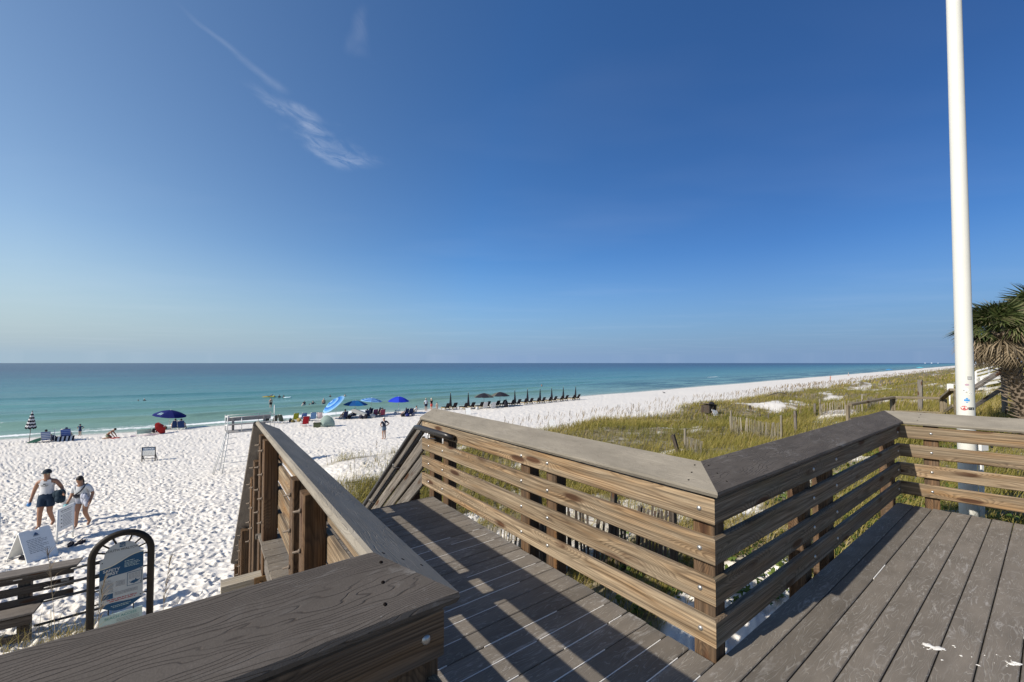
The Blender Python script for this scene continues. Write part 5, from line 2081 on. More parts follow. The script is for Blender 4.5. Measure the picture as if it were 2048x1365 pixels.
lump("beach_bag", "navy bag standing between the two striped beach chairs at left", "bag", spot(106, 882), (.02, .03, .09), (.4, .3, .5), 4)
q = MB()
q.tube([(0, 0, -.3), (0, 0, 1.05)], .022, 8)
q.ell((0, 0, 1.06), (.03, .03, .03), 8, 6)
tag(q.build("sand_anchor_pole", M_WHITE, None, pose(spot(109, 884))), "short white pole stuck in the sand beside the striped chairs", "pole")
c_ = spot(134, 881)
beach_chair("royal blue beach chair with a striped towel spread below it", c_, SEAWARD - .1, (.035, .08, .30), (.16, .22, .42), None, 1.12)
person("person in a blue top sitting in the royal blue chair", c_, SEAWARD - .1, "sit", 1.78, M_SKIN, (.03, .06, .2), NAVY, True, ((.02, .03, .1), "cap"))
q = MB()
for i in range(9):
    q.mi = i % 2
    x0 = -.55 + i * .125
    q.sheet([[Vector((x, -.50 - .28 * t_ + .02 * math.sin(9 * x), .42 - .40 * t_)) for x in (x0, x0 + .062, x0 + .125)] for t_ in (0, .5, 1)], .015)
tag(q.build("beach_towel", [cloth(BLACK), cloth(WHITEC)], None, pose(c_, SEAWARD - .1)), "black and white striped towel hanging behind the royal blue chair", "towel")
person("small child in navy with arms out standing at the water's edge", spot(160, 872), 3.4, "hips", 1.08, M_SKIN, NAVY, NAVY, True, ((.02, .025, .06), "brim"))
person("bare backed man kneeling over a red mat near the waterline", spot(216, 878), -1.25, "squat", 1.78, M_SKIN, None, (.22, .24, .17), True)
q = MB()
q.sheet([[Vector((x, y, .03 + .02 * math.sin(6 * x + 4 * y))) for x in np.linspace(-.5, .5, 6)] for y in np.linspace(-.3, .3, 4)], .03)
tag(q.build("beach_mat", cloth(REDC), None, pose(spot(230, 877), -.6)), "small red mat on the sand in front of the kneeling man", "mat")

# mint sunshade and red parasol
c_ = spot(288, 871)
root = thing("beach_sunshade", "low mint green folding sunshade on the sand left of the red parasol", "sunshade", c_, .7)
q = MB()
q.sheet([[Vector((x, .5 * math.cos(a_), .62 * math.sin(a_))) for x in (-.5, 0, .5)] for a_ in np.linspace(.15, 1.9, 7)], .006)
q.build("shade_cloth", cloth((.36, .52, .48)), root)
q = MB()
q.sheet([[Vector((x, y, .05 + .04 * math.sin(5 * x))) for x in (-.9, -.4, 0, .4, .9)] for y in (-.7, -.2, .3)], .03)
q.build("ground_cloth", cloth((.55, .47, .48)), root)
q = MB()
for x in (-.5, .5):
    q.tube([(x, .5 * math.cos(a_), .62 * math.sin(a_)) for a_ in np.linspace(0, 1.9, 8)], .01, 5)
q.build("hoop", M_STEEL, root)
umbrella("small red parasol tipped on its side by the mint sunshade", spot(311, 868) + Vector((0, 0, -.9)), .4, [REDC], .62, 1.95, (.45, 1.05), False, None, 0, None, .3)
lump("beach_bag", "black bag lying on the sand under the red parasol", "bag", spot(309, 866), BLACK, (.55, .4, .42), 5)

# navy umbrella party
U_ = spot(338, 860)
umbrella("large navy umbrella with a pale printed panel left of the lookout stand", U_, .2, [(.012, .018, .12)], 1.45, 2.05, (.02, .16), False, None, 0, None, .55)
q = MB()
q.sheet([[Vector((x, -.86 - .09 * z, 0.0)) for x in (-.22, .22)] for z in (0, 1)])
MU = pose(U_, .2) @ Matrix.Translation((0, 0, 2.05 * .62)) @ Matrix.Rotation(.02, 4, "X") @ Matrix.Rotation(.16, 4, "Y") @ Matrix.Translation((0, 0, 2.05 * .38))


def canopy_point(R_, rise, a_, t_, lift=.012):
    return Vector((R_ * t_ * math.cos(a_), R_ * t_ * math.sin(a_), -rise * t_ ** 1.75 + lift))


q = MB()
a_m = -PI / 2 - .35
q.sheet([[canopy_point(1.45, .55, a_m + da, t_) for da in (-.2, -.1, 0, .1, .2)] for t_ in (.58, .7, .82)], .003)
pr = q.build("canopy_print", cloth((.30, .42, .46)), [o for o in COL.objects if o.get("label", "").startswith("large navy umbrella")][0], MU)
for tz in (.64, .76):
    q = MB()
    q.sheet([[canopy_point(1.45, .55, a_m + da, t_, .018) for da in (-.14, 0, .14)] for t_ in (tz, tz + .035)], .003)
    q.build("print_line", cloth((.03, .08, .2)), pr, MU)
for i, (x_, lb, tc_, sk) in enumerate(((349, "person in a pale top in a low chair under the navy umbrella", (.5, .42, .38), M_SKIN2), (364, "person in dark clothes in a low chair right of the navy umbrella pole", (.03, .03, .04), M_SKIN))):
    c_ = spot(x_, 860)
    beach_chair("low navy beach chair %s the navy umbrella" % ("directly under" if i == 0 else "at the right edge of"), c_, SEAWARD + .2 - i * .5, (.02, .045, .14), None, None, 1.05)
    person(lb, c_, SEAWARD + .2 - i * .5, "sit", 1.8, sk, tc_, NAVY, True)
lump("beach_bag", "brown bag on the sand left of the navy umbrella pole", "bag", spot(330, 859), (.20, .12, .07), (.7, .35, .34), 6)

# chairs behind the lookout stand
CH = "chairs between the lookout stand and the dome tent"
for px_, py_, rz, col, c2, lb, sz in (
        (531, 846, .5, (.03, .035, .035), None, "black low chair half hidden behind the lookout stand post", 1.0),
        (547, 847, .4, (.10, .10, .085), (.05, .05, .04), "dark grey slatted chair just right of the lookout stand", 1.0),
        (566, 847, -.9, (.02, .03, .025), (.04, .05, .045), "dark green chair turned sideways right of the grey slatted chair", 1.1),
        (590, 843, .1, (.40, .42, .04), None, "lime yellow chair among the bags", 1.05),
        (607, 842, 0, (.09, .17, .40), (.16, .25, .48), "light blue chair behind the red chair", 1.0),
        (625, 842, 0, (.08, .20, .42), (.2, .33, .52), "sky blue chair right of the light blue chair", 1.1),
        (641, 841, -.5, (.62, .50, .50), None, "white and pink chair reclined beside the dome tent", 1.05),
        (609, 853, .1, (.42, .02, .03), None, "bright red folding chair with its back to the deck", 1.15)):
    beach_chair(lb, spot(px_, py_), SEAWARD + rz, col, c2, CH, sz)
for px_, py_, col, sz, lb in ((581, 845, BLACK, (.45, .35, .42), "black bag left of the lime yellow chair"), (598, 844, (.30, .22, .08), (.55, .4, .42), "tan and brown bag right of the lime yellow chair"),
                              (616, 843, (.02, .025, .05), (.45, .4, .48), "dark bag between the two blue chairs"), (586, 845, (.16, .13, .05), (.5, .4, .26), "olive bag at the feet of the lime yellow chair")):
    lump("beach_bag", lb, "bag", spot(px_, py_), col, sz, px_)
# cooler
c_ = spot(634, 855)
root = thing("soft_cooler", "olive green soft cooler on the sand left of the dome tent", "cooler", c_, .3)
q = MB()
q.box((0, 0, .2), (.62, .4, .40))
bd = q.build("cooler_body", cloth((.075, .085, .05)), root)
q = MB()
q.box((0, 0, .43), (.64, .42, .06))
q.build("lid", cloth((.06, .065, .04)), root)
q = MB()
q.tube([(-.32, 0, .3), (-.2, 0, .56), (.2, 0, .56), (.32, 0, .3)], .02, 6)
q.build("handle", M_BLACKPIPE, root)
# dome tent
c_ = spot(653, 854)
root = thing("dome_tent", "grey green half dome beach tent with a white framed edge", "tent", c_, -.2)
q = MB()
q.smooth = True
grid = []
for i in range(9):
    a_ = PI * .5 * i / 8
    grid.append([Vector((.82 * math.cos(b_) * math.cos(a_ * .96), .15 - .75 * math.sin(a_) * (math.sin(b_) ** .6 if 0 < b_ < PI else 0) * 0 - .7 * math.sin(a_) * max(0, math.sin(b_)) ** .5, 1.12 * max(0, math.sin(b_)) ** .85 * math.cos(a_ * .92))) for b_ in np.linspace(0, PI, 17)])
q.sheet(grid)
q.build("tent_shell", plain("tent_fabric", (.30, .38, .34), .7, .15, 4, 0, .2, 0, .35), root)
q = MB()
q.tube([(.84 * math.cos(b_), .15, 1.14 * max(0, math.sin(b_)) ** .85 + .01) for b_ in np.linspace(0, PI, 17)], .028, 6)
q.build("hoop", cloth((.55, .6, .57)), root)

# blue umbrella party
def big_umb(px, py, lb, cols, R_, H, tl, st, pole_=None, rise=.42, rz=.3):
    return umbrella(lb, spot(px, py), rz, cols, R_, H, tl, False, None, st, pole_, rise)


SKY1, SKY2, SKY3 = (.03, .12, .40), (.19, .36, .56), (.07, .23, .50)
big_umb(672, 838, "blue and pale blue striped umbrella tilted steeply to the left", [SKY2, SKY1, SKY3], 1.5, 2.3, (.35, -.62), 1, None, .45)
big_umb(711, 836, "plain teal blue umbrella in the middle of the shaded party", [(.01, .11, .30), (.008, .06, .20)], 1.42, 2.1, (.02, .03), 0, None, .5)
big_umb(742, 832, "flatter blue and white striped umbrella right of the teal one", [SKY2, SKY1], 1.35, 2.25, (.04, .1), 1, None, .36)
big_umb(797, 829, "royal blue umbrella on a white pole, rightmost of the blue ones", [(.012, .03, .42), (.02, .05, .5)], 1.35, 2.3, (.02, .02), 0, M_WHITE, .62)
PARTY = "people and chairs under the blue umbrellas"
for px_, py_, rz, tcol, lb, h in ((688, 839, .2, (.16, .12, .07), "large dark person hunched in a chair under the tilted striped umbrella", 1.9),
                                  (706, 836, .3, (.02, .025, .04), "person in black seated under the left side of the teal umbrella", 1.75),
                                  (734, 836, -.2, (.03, .025, .03), "dark haired person seated right of the white surfboard", 1.75),
                                  (739, 832, .1, (.10, .07, .08), "person seated just behind the dark haired one", 1.7),
                                  (759, 832, 0, (.35, .36, .33), "person in a pale cap seated under the flat striped umbrella", 1.72),
                                  (764, 834, -.1, (.25, .05, .07), "person in dark red seated at the right of the shaded party", 1.8),
                                  (810, 833, .2, (.03, .04, .10), "person in navy seated left in the navy chairs", 1.72),
                                  (820, 832, 0, (.02, .03, .12), "person in blue seated among the navy chairs", 1.6)):
    c_ = spot(px_, py_)
    beach_chair("chair holding the " + lb.replace("seated ", "").replace("hunched in a chair ", ""), c_, SEAWARD + rz, (.02, .03, .09) if px_ != 764 else (.22, .04, .07), (.22, .06, .1) if px_ in (759, 764) else None, PARTY, 1.05)
    person(lb, c_, SEAWARD + rz, "sit", h, M_SKIN if px_ != 759 else M_SKIN2, tcol, NAVY, True, None if px_ != 759 else ((.5, .5, .46), "cap"), 1.25 if px_ == 688 else 1.0)
beach_chair("striped red and navy chair under the flat striped umbrella, empty", spot(749, 834), SEAWARD, (.22, .05, .09), (.05, .05, .12), PARTY, 1.05)
q = MB()
n_ = 20
ol = []
for k in range(n_):
    a_ = 2 * PI * k / n_
    ol.append((.95 * math.cos(a_), .27 * math.sin(a_) * (1 - .25 * math.cos(a_))))
q.add([(x, y, -.03) for x, y in ol] + [(x, y, .03) for x, y in ol], [tuple(range(n_))[::-1], tuple(range(n_, 2 * n_))] + [(k, (k + 1) % n_, n_ + (k + 1) % n_, n_ + k) for k in range(n_)])
root_p = spot(718, 838) + Vector((0, 0, .80))
o = q.build("surf_board", plain("cream_board", (.70, .66, .56), .45, .05), None, pose(root_p, .5, Matrix.Rotation(.28, 4, "Y") @ Matrix.Rotation(.9, 4, "X")))
tag(o, "cream coloured surfboard propped against the chairs under the teal umbrella", "surfboard")
for px_, py_, col, lb in ((697, 838, BLACK, "black bag on the sand right of the large dark person"), (722, 838, (.03, .03, .05), "dark bag in front of the cream surfboard"), (731, 838, (.02, .02, .03), "black bag at the right end of the surfboard"), (745, 836, (.5, .5, .48), "pale bag between the shaded chairs")):
    lump("beach_bag", lb, "bag", spot(px_, py_), col, (.7, .5, .45), px_)
# camp stool
c_ = spot(795, 829)
root = thing("camp_stool", "small blue folding stool under the royal blue umbrella", "stool", c_, .4)
q = MB()
q.sheet([[Vector((x, y, .55 - .03 * math.cos(4 * x))) for x in (-.35, 0, .35)] for y in (-.3, .3)], .02)
q.build("seat", cloth((.03, .07, .2)), root)
q = MB()
for y in (-.28, .28):
    q.tube([(-.33, y, 0), (.33, y, .53)], .015, 5)
    q.tube([(.33, y, 0), (-.33, y, .53)], .015, 5)
q.build("legs", M_STEEL, root)
lump("beach_bag", "small white bag on the sand left of the blue stool", "bag", spot(791, 829), (.5, .55, .6), (.4, .3, .32), 3)
person("person in a white shirt seated on the sand right of the navy chairs", spot(831, 829), SEAWARD, "sit", 1.78, M_SKIN2, WHITEC, BLACK, True)
person("man in a pale blue shirt and dark shorts standing at the water's edge", spot(852, 823), SEAWARD - .3, "stand", 1.8, M_SKIN, (.48, .55, .62), (.02, .03, .05), True, ((.4, .35, .3), "cap"))
person("person in a black top and red shorts standing beside the pale blue shirt", spot(863, 823), SEAWARD + .4, "fold", 1.8, M_SKIN2, (.02, .02, .025), (.5, .08, .06), True, ((.6, .58, .5), "cap"))
person("bare shouldered child sitting at the water's edge right of the standing pair", spot(874, 823), SEAWARD, "stand", 1.25, M_SKIN2, (.6, .45, .35), None, True)
for k, (x_, y_) in enumerate(((806, 834), (815, 834), (826, 832))):
    lump("beach_bag", ("round dark bag at the left end of the navy chairs", "blue bag below the navy chairs", "grey bag at the right end of the navy chairs")[k], "bag", spot(x_, y_), ((.02, .02, .03), (.02, .03, .14), (.2, .2, .26))[k], (.6, .45, .42), 40 + k)

# ------------------------------------------------------------------ rental loungers with folded umbrellas
def lounger():
    root = thing("beach_lounger", "", "lounger", (0, 0, 0), 0, "black rental loungers in the row along the water")
    q = MB()
    for x in (-.30, .30):
        q.box((x, .35, .30), (.06, 1.5, .07))
    q.box((0, 1.07, .30), (.6, .06, .06))
    q.box((0, -.37, .30), (.6, .06, .06))
    q.build("frame", M_TIMBER, root)
    for x in (-.28, .28):
        for y in (-.2, .95):
            l_ = MB()
            l_.box((x, y, .13), (.06, .07, .30))
            l_.build("leg", M_TIMBER, root)
    cu = MB()
    cu.sheet([[Vector((x, y, .35)) for x in (-.29, 0, .29)] for y in (1.05, .5, -.05)], .07)
    cu.build("seat_cushion", cloth((.02, .022, .022)), root)
    bk = MB()
    bk.sheet([[Vector((x, -.05 - .42 * t_, .36 + .62 * t_)) for x in (-.30, 0, .30)] for t_ in (0, .5, 1)], -.07)
    bk.build("back_cushion", cloth((.022, .024, .024)), root)
    hd = MB()
    hd.box((0, -.46, .93), (.46, .10, .13), Matrix.Rotation(-.6, 3, "X"))
    hd.build("headrest", cloth((.03, .032, .032)), root)
    return root


M_TIMBER = plain("yellow_timber", (.30, .23, .11), .7, .2)
proto, used = lounger(), False
ORD = ("first", "second", "third", "fourth", "fifth", "sixth", "seventh", "eighth")
pairs = ((901, 820), (937, 819), (968, 817), (1000, 814), (1030, 812), (1055, 809), (1080, 807), (1103.5, 805), (1126.5, 802.5), (1150.5, 800.5))
NM = ("first", "second", "third", "fourth", "fifth", "sixth", "seventh", "eighth", "ninth", "last")
closed_proto = None
for i, (x_, y_) in enumerate(pairs):
    c_ = spot(x_, y_)
    along = Vector((SUX, SUY, 0))
    for j, sgn in enumerate((-1, 1)):
        p = c_ + along * (sgn * 0.60)
        p.z = float(ground(p.x, p.y))
        lb = "black lounger %s of the %s umbrella in the row along the water" % (("left", "right")[j], NM[i])
        M = pose(p, SEAWARD)
        if not used:
            proto.matrix_basis = M
            proto["label"] = lb
            WM[proto] = M
            used = True
        else:
            copy_tree(proto, M, lb)
    if i in (2, 3):
        umbrella("open black umbrella with a grey panel, %s of the two in the lounger row" % ("left" if i == 2 else "right"), c_, .6 + i * .4, [BLACK, BLACK, (.10, .095, .09)], 1.5, 2.2, (0, .03), False, "umbrellas of the lounger row", 0, M_TIMBER, .6)
    else:
        lb = "folded black umbrella between the %s pair of loungers" % NM[i]
        if closed_proto is None:
            closed_proto = umbrella(lb, c_, 0, [BLACK], .15, 2.35, (0, 0), True, "umbrellas of the lounger row", 0, M_TIMBER)
        else:
            copy_tree(closed_proto, pose(c_, i * .3, Matrix.Rotation(random.uniform(-.05, .05), 4, "Y")), lb)
for x_, y_, lb in ((963, 818, "white towel hung over the back of a lounger under the left open umbrella"), (979, 818, "white towel hung on a lounger between the two open umbrellas")):
    q = MB()
    q.sheet([[Vector((x, -.16 - .30 * t_ + .02 * math.sin(12 * x), .12 + .9 * t_)) for x in (-.36, -.18, 0, .18, .36)] for t_ in (0, .35, .7, 1)], .02)
    tag(q.build("beach_towel", cloth(WHITEC), None, pose(spot(x_, y_) - Vector((-.35, .4, 0)) * 1.2, SEAWARD)), lb, "towel")
lump("beach_bag", "tall black bag stack right of the right open black umbrella", "bag", spot(1012, 815), BLACK, (.8, .6, 1.0), 9)
lump("beach_bag", "white bag below the left open black umbrella", "bag", spot(954, 820), (.5, .52, .52), (.5, .4, .35), 10)

# ------------------------------------------------------------------ swimmers
def swimmer(label, px, py, show, kind="stand", skin=None, top=None, bottom=None, hat=None, rz=0.0, h=1.75, fat=1.0):
    return person(label, in_water(px, py, show, h), SEAWARD + rz, kind, h, skin, top, bottom, True, hat, fat)


swimmer("swimmer with only a dark head showing, left of the white cap", 276.5, 803.5, .36, h=1.75)
swimmer("swimmer in a white cap beside the dark headed swimmer", 289, 803, .52, top=(.03, .04, .05), hat=(WHITEC, "cap"))
q_ = in_water(537, 796.5, .22, 0)
person("person lying on the yellow float in the sea", q_ + Vector((0, 0, .08)), SEAWARD + 1.4, "float", 1.75, M_SKIN, (.1, .08, .06), NAVY, True)
q = MB()
for a_ in range(4):
    q.ell((0, -.30 + .2 * a_, .02), (1.2, .12, .11), 14, 8)
q.ell((.95, 0, .10), (.2, .36, .14), 10, 6)
tag(q.build("pool_float", plain("yellow_vinyl", (.50, .42, .06), .4, .1), None, pose(q_, SEAWARD - .3)), "yellow inflatable float with a person lying on it", "float")
swimmer("dark swimmer between the yellow float and the pale blue float", 558.5, 796, .62, top=(.03, .03, .05))
swimmer("swimmer leaning on the pale blue float", 567.5, 796, .55, top=(.03, .03, .05), rz=-.8)
q = MB()
q.ell((0, 0, .06), (.75, .35, .12), 14, 8)
q.ell((.55, 0, .12), (.2, .34, .12), 10, 6)
tag(q.build("pool_float", plain("pale_blue_vinyl", (.50, .66, .72), .4, .1), None, pose(in_water(575, 797.5, .15, 0), .2)), "pale blue and white inflatable float beside two dark swimmers", "float")
swimmer("bare chested man in dark shorts wading ankle deep behind the lookout stand", 541.5, 815.5, 1.55, "stand", M_SKIN2, None, BLACK, None, .3)
swimmer("wader in a pale top holding a dark child, left of the small wader", 606.5, 817.5, 1.0, "fold", M_SKIN2, (.55, .52, .48), BLACK, None, .5)
swimmer("child in dark swimwear above the pale topped wader", 609, 811, .75, "stand", M_SKIN, (.02, .03, .06), None, None, 0, 1.3)
swimmer("small dark haired wader right of the pale topped one", 618.5, 817, .72, "stand", M_SKIN, (.05, .05, .06), None, None, 0, 1.4)
swimmer("swimmer with a raised pink arm farther out", 626, 809, .62, "hips", M_SKIN2, (.04, .05, .08))
swimmer("broad bare backed man in a cap standing waist deep", 647.5, 808.5, 1.0, "stand", M_SKIN2, None, NAVY, ((.4, .4, .4), "cap"), 0, 1.85, 1.25)
swimmer("lone dark headed swimmer far out right of the broad man", 660.5, 793.5, .42, "stand", M_SKIN, (.02, .03, .05))
swimmer("lone fair swimmer far out above the tilted umbrella", 690, 793, .50, "stand", M_SKIN2, (.6, .5, .42))
swimmer("red haired swimmer alone in the water beyond the lounger row", 1083.5, 773.5, .70, "stand", plain("skin_red", (.45, .2, .13), .55, .1), None, None)

# far walkers and shades along the shore
for px_, py_, lb, tcol, bcol in ((1661, 762.5, "far walker in bright orange on the white shore", (.62, .20, .12), (.5, .2, .12)), (1697, 752.5, "far walker in white on the shore right of the orange one", (.7, .7, .68), (.2, .2, .2))):
    person(lb, spot(px_, py_), 1.0, "walk", 1.85, M_SKIN, tcol, bcol, True)
umbrella("tiny blue umbrella far down the shore", spot(1778, 746), 0, [(.05, .20, .40)], 1.9, 2.6, (0, 0), False, None, 0, None, .6)
umbrella("tiny turquoise umbrella farthest down the shore", spot(1840, 742.2), 0, [(.10, .40, .48)], 2.3, 3.0, (0, 0), False, None, 0, None, .6)
q = MB()
q.ell((0, 0, .16), (.16, .3, .12), 10, 7)
q.ell((0, .3, .30), (.07, .09, .08), 8, 6)
q.tube([(0, .2, .2), (0, .28, .28)], .05, 6)
q.tube([(.05, 0, .1), (.05, 0, -.02)], .012, 5)
q.tube([(-.05, 0, .1), (-.05, 0, -.02)], .012, 5)
q.sheet([[Vector((-.05, -.28, .18)), Vector((.05, -.28, .18))], [Vector((-.04, -.48, .14)), Vector((.04, -.48, .14))]], .02)
tag(q.build("sea_bird", plain("grey_feathers", (.12, .12, .13), .7, .2), None, pose(spot(1328, 787), .5)), "small dark bird standing at the waterline on the empty shore", "bird")

# ------------------------------------------------------------------ signs
def txtM(W, x, y, z):
    """lettering on the front (-Y side) of a sign"""
    return W @ Matrix.Translation((x, y, z)) @ Matrix.Rotation(PI / 2, 4, "X")


def print_lines(parent, W, rows, m_, seed, y=-.004):
    """small print: rows of (x0, x1, z, height) broken into words"""
    r_ = random.Random(seed)
    q = MB()
    for x0, x1, z, h in rows:
        x = x0
        while x < x1 - .004:
            w_ = min(r_.uniform(1.2, 4.5) * h, x1 - x)
            q.box((x + w_ / 2, y, z), (w_, .0012, h * r_.uniform(.7, .9)))
            x += w_ + h * .6
    return tag(q.build("small_print", m_, parent, W), None, None, None, "stuff")


def flat(name, parent, W, outline, y, m_, th=.0015):
    n_ = len(outline)
    q = MB()
    q.add([(x, y, z) for x, z in outline] + [(x, y + th, z) for x, z in outline], [tuple(range(n_)), tuple(range(n_, 2 * n_))[::-1]] + [(k, (k + 1) % n_, n_ + (k + 1) % n_, n_ + k) for k in range(n_)])
    return q.build(name, m_, parent, W)


M_SIGNW = plain("sign_white", (.37, .39, .385), .7, .04)
M_SIGNB = plain("sign_blue", (.008, .058, .125), .7, .08)
M_SIGNG = plain("sign_pale_green", (.38, .47, .43), .5, .05)
M_SIGNT = plain("sign_teal", (.04, .20, .19), .5, .08)
M_CREAM = plain("sign_cream", (.55, .53, .40), .5, .05)
M_REDINK = plain("red_ink", (.30, .05, .05), .6, .1)

# arched beach rules sign: the frame stands on the sand left of the deck
SW = .72
BASE = G(-6.78, 6.64)
ang = math.atan2(.67, .74)
arch = thing("arched_sign", "dark arched pipe sign with a blue and white beach safety panel", "sign", BASE + (Vector((.74, .67, 0)) * SW / 2), ang)
WA = WM[arch]
HT = 1.70
q = MB()
rr_ = SW / 2
pts = [(-rr_, 0, -.3), (-rr_, 0, HT - rr_ * 1.0)]
pts += [(-rr_ * math.cos(a_), 0, HT - rr_ + rr_ * math.sin(a_)) for a_ in np.linspace(.12, PI - .12, 17)]
pts += [(rr_, 0, HT - rr_), (rr_, 0, -.3)]
q.tube(pts, .049, 14)
q.build("pipe_frame", M_ARCH, arch)
pw = .265
zc_ = HT - rr_ - .02
top = [(pw * .82 * math.cos(a_), zc_ + .02 + .215 * math.sin(a_)) for a_ in np.linspace(0, PI, 15)]
bot = [(-pw + 2 * pw * t_, .57 - .13 * math.sin(PI * t_)) for t_ in np.linspace(0, 1, 11)]
out_ = bot + [(pw, zc_ + .01)] + top + [(-pw, zc_ - .02)]
panel = flat("sign_panel", arch, WA, out_, -.012, M_SIGNW, .024)
for a_ in (.35, .75, 1.2, PI - 1.2, PI - .75, PI - .35):
    q = MB()
    c, s_ = math.cos(a_), math.sin(a_)
    q.tube([(.205 * c, 0.004, zc_ + .02 + .205 * s_), (rr_ * c, 0, HT - rr_ + rr_ * s_)], .013, 7)
    q.build("spoke", M_ARCH, arch)
for z_ in (1.28, 1.06, .84, .62):
    for sx_ in (-1, 1):
        q = MB()
        q.tube([(sx_ * (pw - .01), .004, z_), (sx_ * rr_, 0, z_)], .012, 7)
        q.build("side_clip", M_ARCH, arch)
        q = MB()
        q.ell((sx_ * (pw - .03), -.014, z_ - .01), (.009, .006, .009), 8, 5)
        q.build("panel_screw", M_INK, panel, WA)
Y_ = -.0145
wave = lambda t_, a, b, amp: a + (b - a) * t_ + amp * math.sin(2 * PI * t_)
band = [(-pw + 2 * pw * t_, wave(t_, 1.165, 1.325, -.022)) for t_ in np.linspace(0, 1, 13)] + [(pw - 2 * pw * t_, wave(1 - t_, .985, 1.075, .012)) for t_ in np.linspace(0, 1, 13)]
flat("blue_band", panel, WA, band, Y_, M_SIGNB)
edge = [(-pw + 2 * pw * t_, wave(t_, 1.180, 1.340, -.022)) for t_ in np.linspace(0, 1, 13)] + [(pw - 2 * pw * t_, wave(1 - t_, 1.165, 1.325, -.022)) for t_ in np.linspace(0, 1, 13)]
flat("cream_edge", panel, WA, edge, Y_ - .0004, M_CREAM)
low = [(x, z + .001) for x, z in bot] + [(pw - 2 * pw * t_, wave(1 - t_, .575, .585, .012)) for t_ in np.linspace(0, 1, 11)][1:-1]
flat("blue_foot_band", panel, WA, low, Y_, M_SIGNB)
flat("wave_emblem", panel, WA, [(-.035, 1.475), (.035, 1.475), (.035, 1.545), (-.035, 1.545)], Y_, M_SIGNB)
for dz in (0, .022):
    flat("emblem_wave", panel, WA, [(-.03 + .06 * t_, 1.493 + dz + .006 * math.sin(6.28 * t_)) for t_ in np.linspace(0, 1, 7)] + [(.03 - .06 * t_, 1.500 + dz + .006 * math.sin(6.28 * (1 - t_))) for t_ in np.linspace(0, 1, 7)], Y_ - .0012, M_SIGNW)
lettering(panel, "SOUTH WALTON", .050, txtM(WA, 0, Y_ - .0008, 1.435), M_INK)
lettering(panel, "SAFETY", .060, txtM(WA, -.125, Y_ - .001, 1.125), M_SIGNW, "CENTER", .0022)
lettering(panel, "FIRST", .060, txtM(WA, -.115, Y_ - .001, 1.068), M_SIGNW, "CENTER", .0022)
print_lines(panel, WA, [(.03, .15, 1.225, .012), (.03, .20, 1.197, .009), (.03, .22, 1.175, .009), (.03, .19, 1.153, .009), (.03, .21, 1.131, .009)], M_SIGNG, 3, Y_ - .0012)
lettering(panel, "RULES", .032, txtM(WA, -.175, Y_ - .001, .955), M_GREYINK)
print_lines(panel, WA, [(-.24, -.10, .92 - .018 * k, .008) for k in range(9)] + [(-.07, .04, .92 - .018 * k, .008) for k in range(5)], M_GREYINK, 4, Y_ - .0008)
fr_ = flat("turtle_notice", panel, WA, [(.065, .80), (.245, .80), (.245, 1.02), (.065, 1.02)], Y_ - .0006, M_SIGNB)
flat("turtle_field", panel, WA, [(.072, .807), (.238, .807), (.238, 1.013), (.072, 1.013)], Y_ - .0014, M_SIGNW)
print_lines(panel, WA, [(.085, .225, .99 - .019 * k, .009) for k in range(5)], M_GREYINK, 5, Y_ - .0022)
tz_ = .855
shell = [(.158 + .052 * math.cos(a_), tz_ + .024 * math.sin(a_) + .12 * .052 * math.cos(a_)) for a_ in np.linspace(0, 2 * PI, 14)[:-1]]
flat("turtle_shell", panel, WA, shell, Y_ - .0024, M_SIGNB)
for pts_ in ([(.206, tz_ + .004), (.226, tz_ + .012), (.226, tz_ + .022), (.206, tz_ + .018)], [(.185, tz_ + .012), (.178, tz_ + .046), (.166, tz_ + .044), (.168, tz_ + .016)], [(.175, tz_ - .014), (.150, tz_ - .036), (.142, tz_ - .030), (.155, tz_ - .012)], [(.11, tz_), (.092, tz_ + .016), (.088, tz_ + .008), (.108, tz_ - .008)]):
    flat("turtle_limb", panel, WA, pts_, Y_ - .0024, M_SIGNB)
flat("picture_box", panel, WA, [(-.235, .665), (-.10, .665), (-.10, .745), (-.235, .745)], Y_ - .0006, M_SIGNB)
print_lines(panel, WA, [(-.08, .20, .745 - .02 * k, .008) for k in range(3)], M_GREYINK, 6, Y_ - .0008)
print_lines(panel, WA, [(-.17, .19, .645, .017), (-.14, .17, .615, .017)], M_REDINK, 7, Y_ - .0008)
print_lines(panel, WA, [(-.12, .12, .535, .009), (-.10, .10, .513, .009)], M_SIGNG, 8, Y_ - .002)
lowp = flat("access_panel", arch, WA, [(-pw, .04), (pw, .04), (pw, .40), (-pw, .40)], -.01, M_SIGNG, .02)
flat("teal_band", lowp, WA, [(-pw, .041), (pw, .041), (pw, .20)] + [(pw - 2 * pw * t_, .20 - .13 * t_ + .02 * math.sin(3 * t_)) for t_ in np.linspace(0, 1, 8)][1:], -.0125, M_SIGNT)
lettering(lowp, "BEACH ACCESS", .056, txtM(WA, .0, -.0128, .345), M_SIGNT)
print_lines(lowp, WA, [(-.05, .22, .30 - .024 * k, .009) for k in range(3)], M_GREYINK, 9, -.0122)
flat("round_seal", lowp, WA, [(-.17 + .06 * math.cos(a_), .20 + .06 * math.sin(a_)) for a_ in np.linspace(0, 2 * PI, 18)[:-1]], -.0142, M_SIGNW)
for x_ in (-.15, .15):
    q = MB()
    q.tube([(x_, .0, .40), (x_, 0, .50)], .008, 6)
    q.build("hanger", M_ARCH, arch)


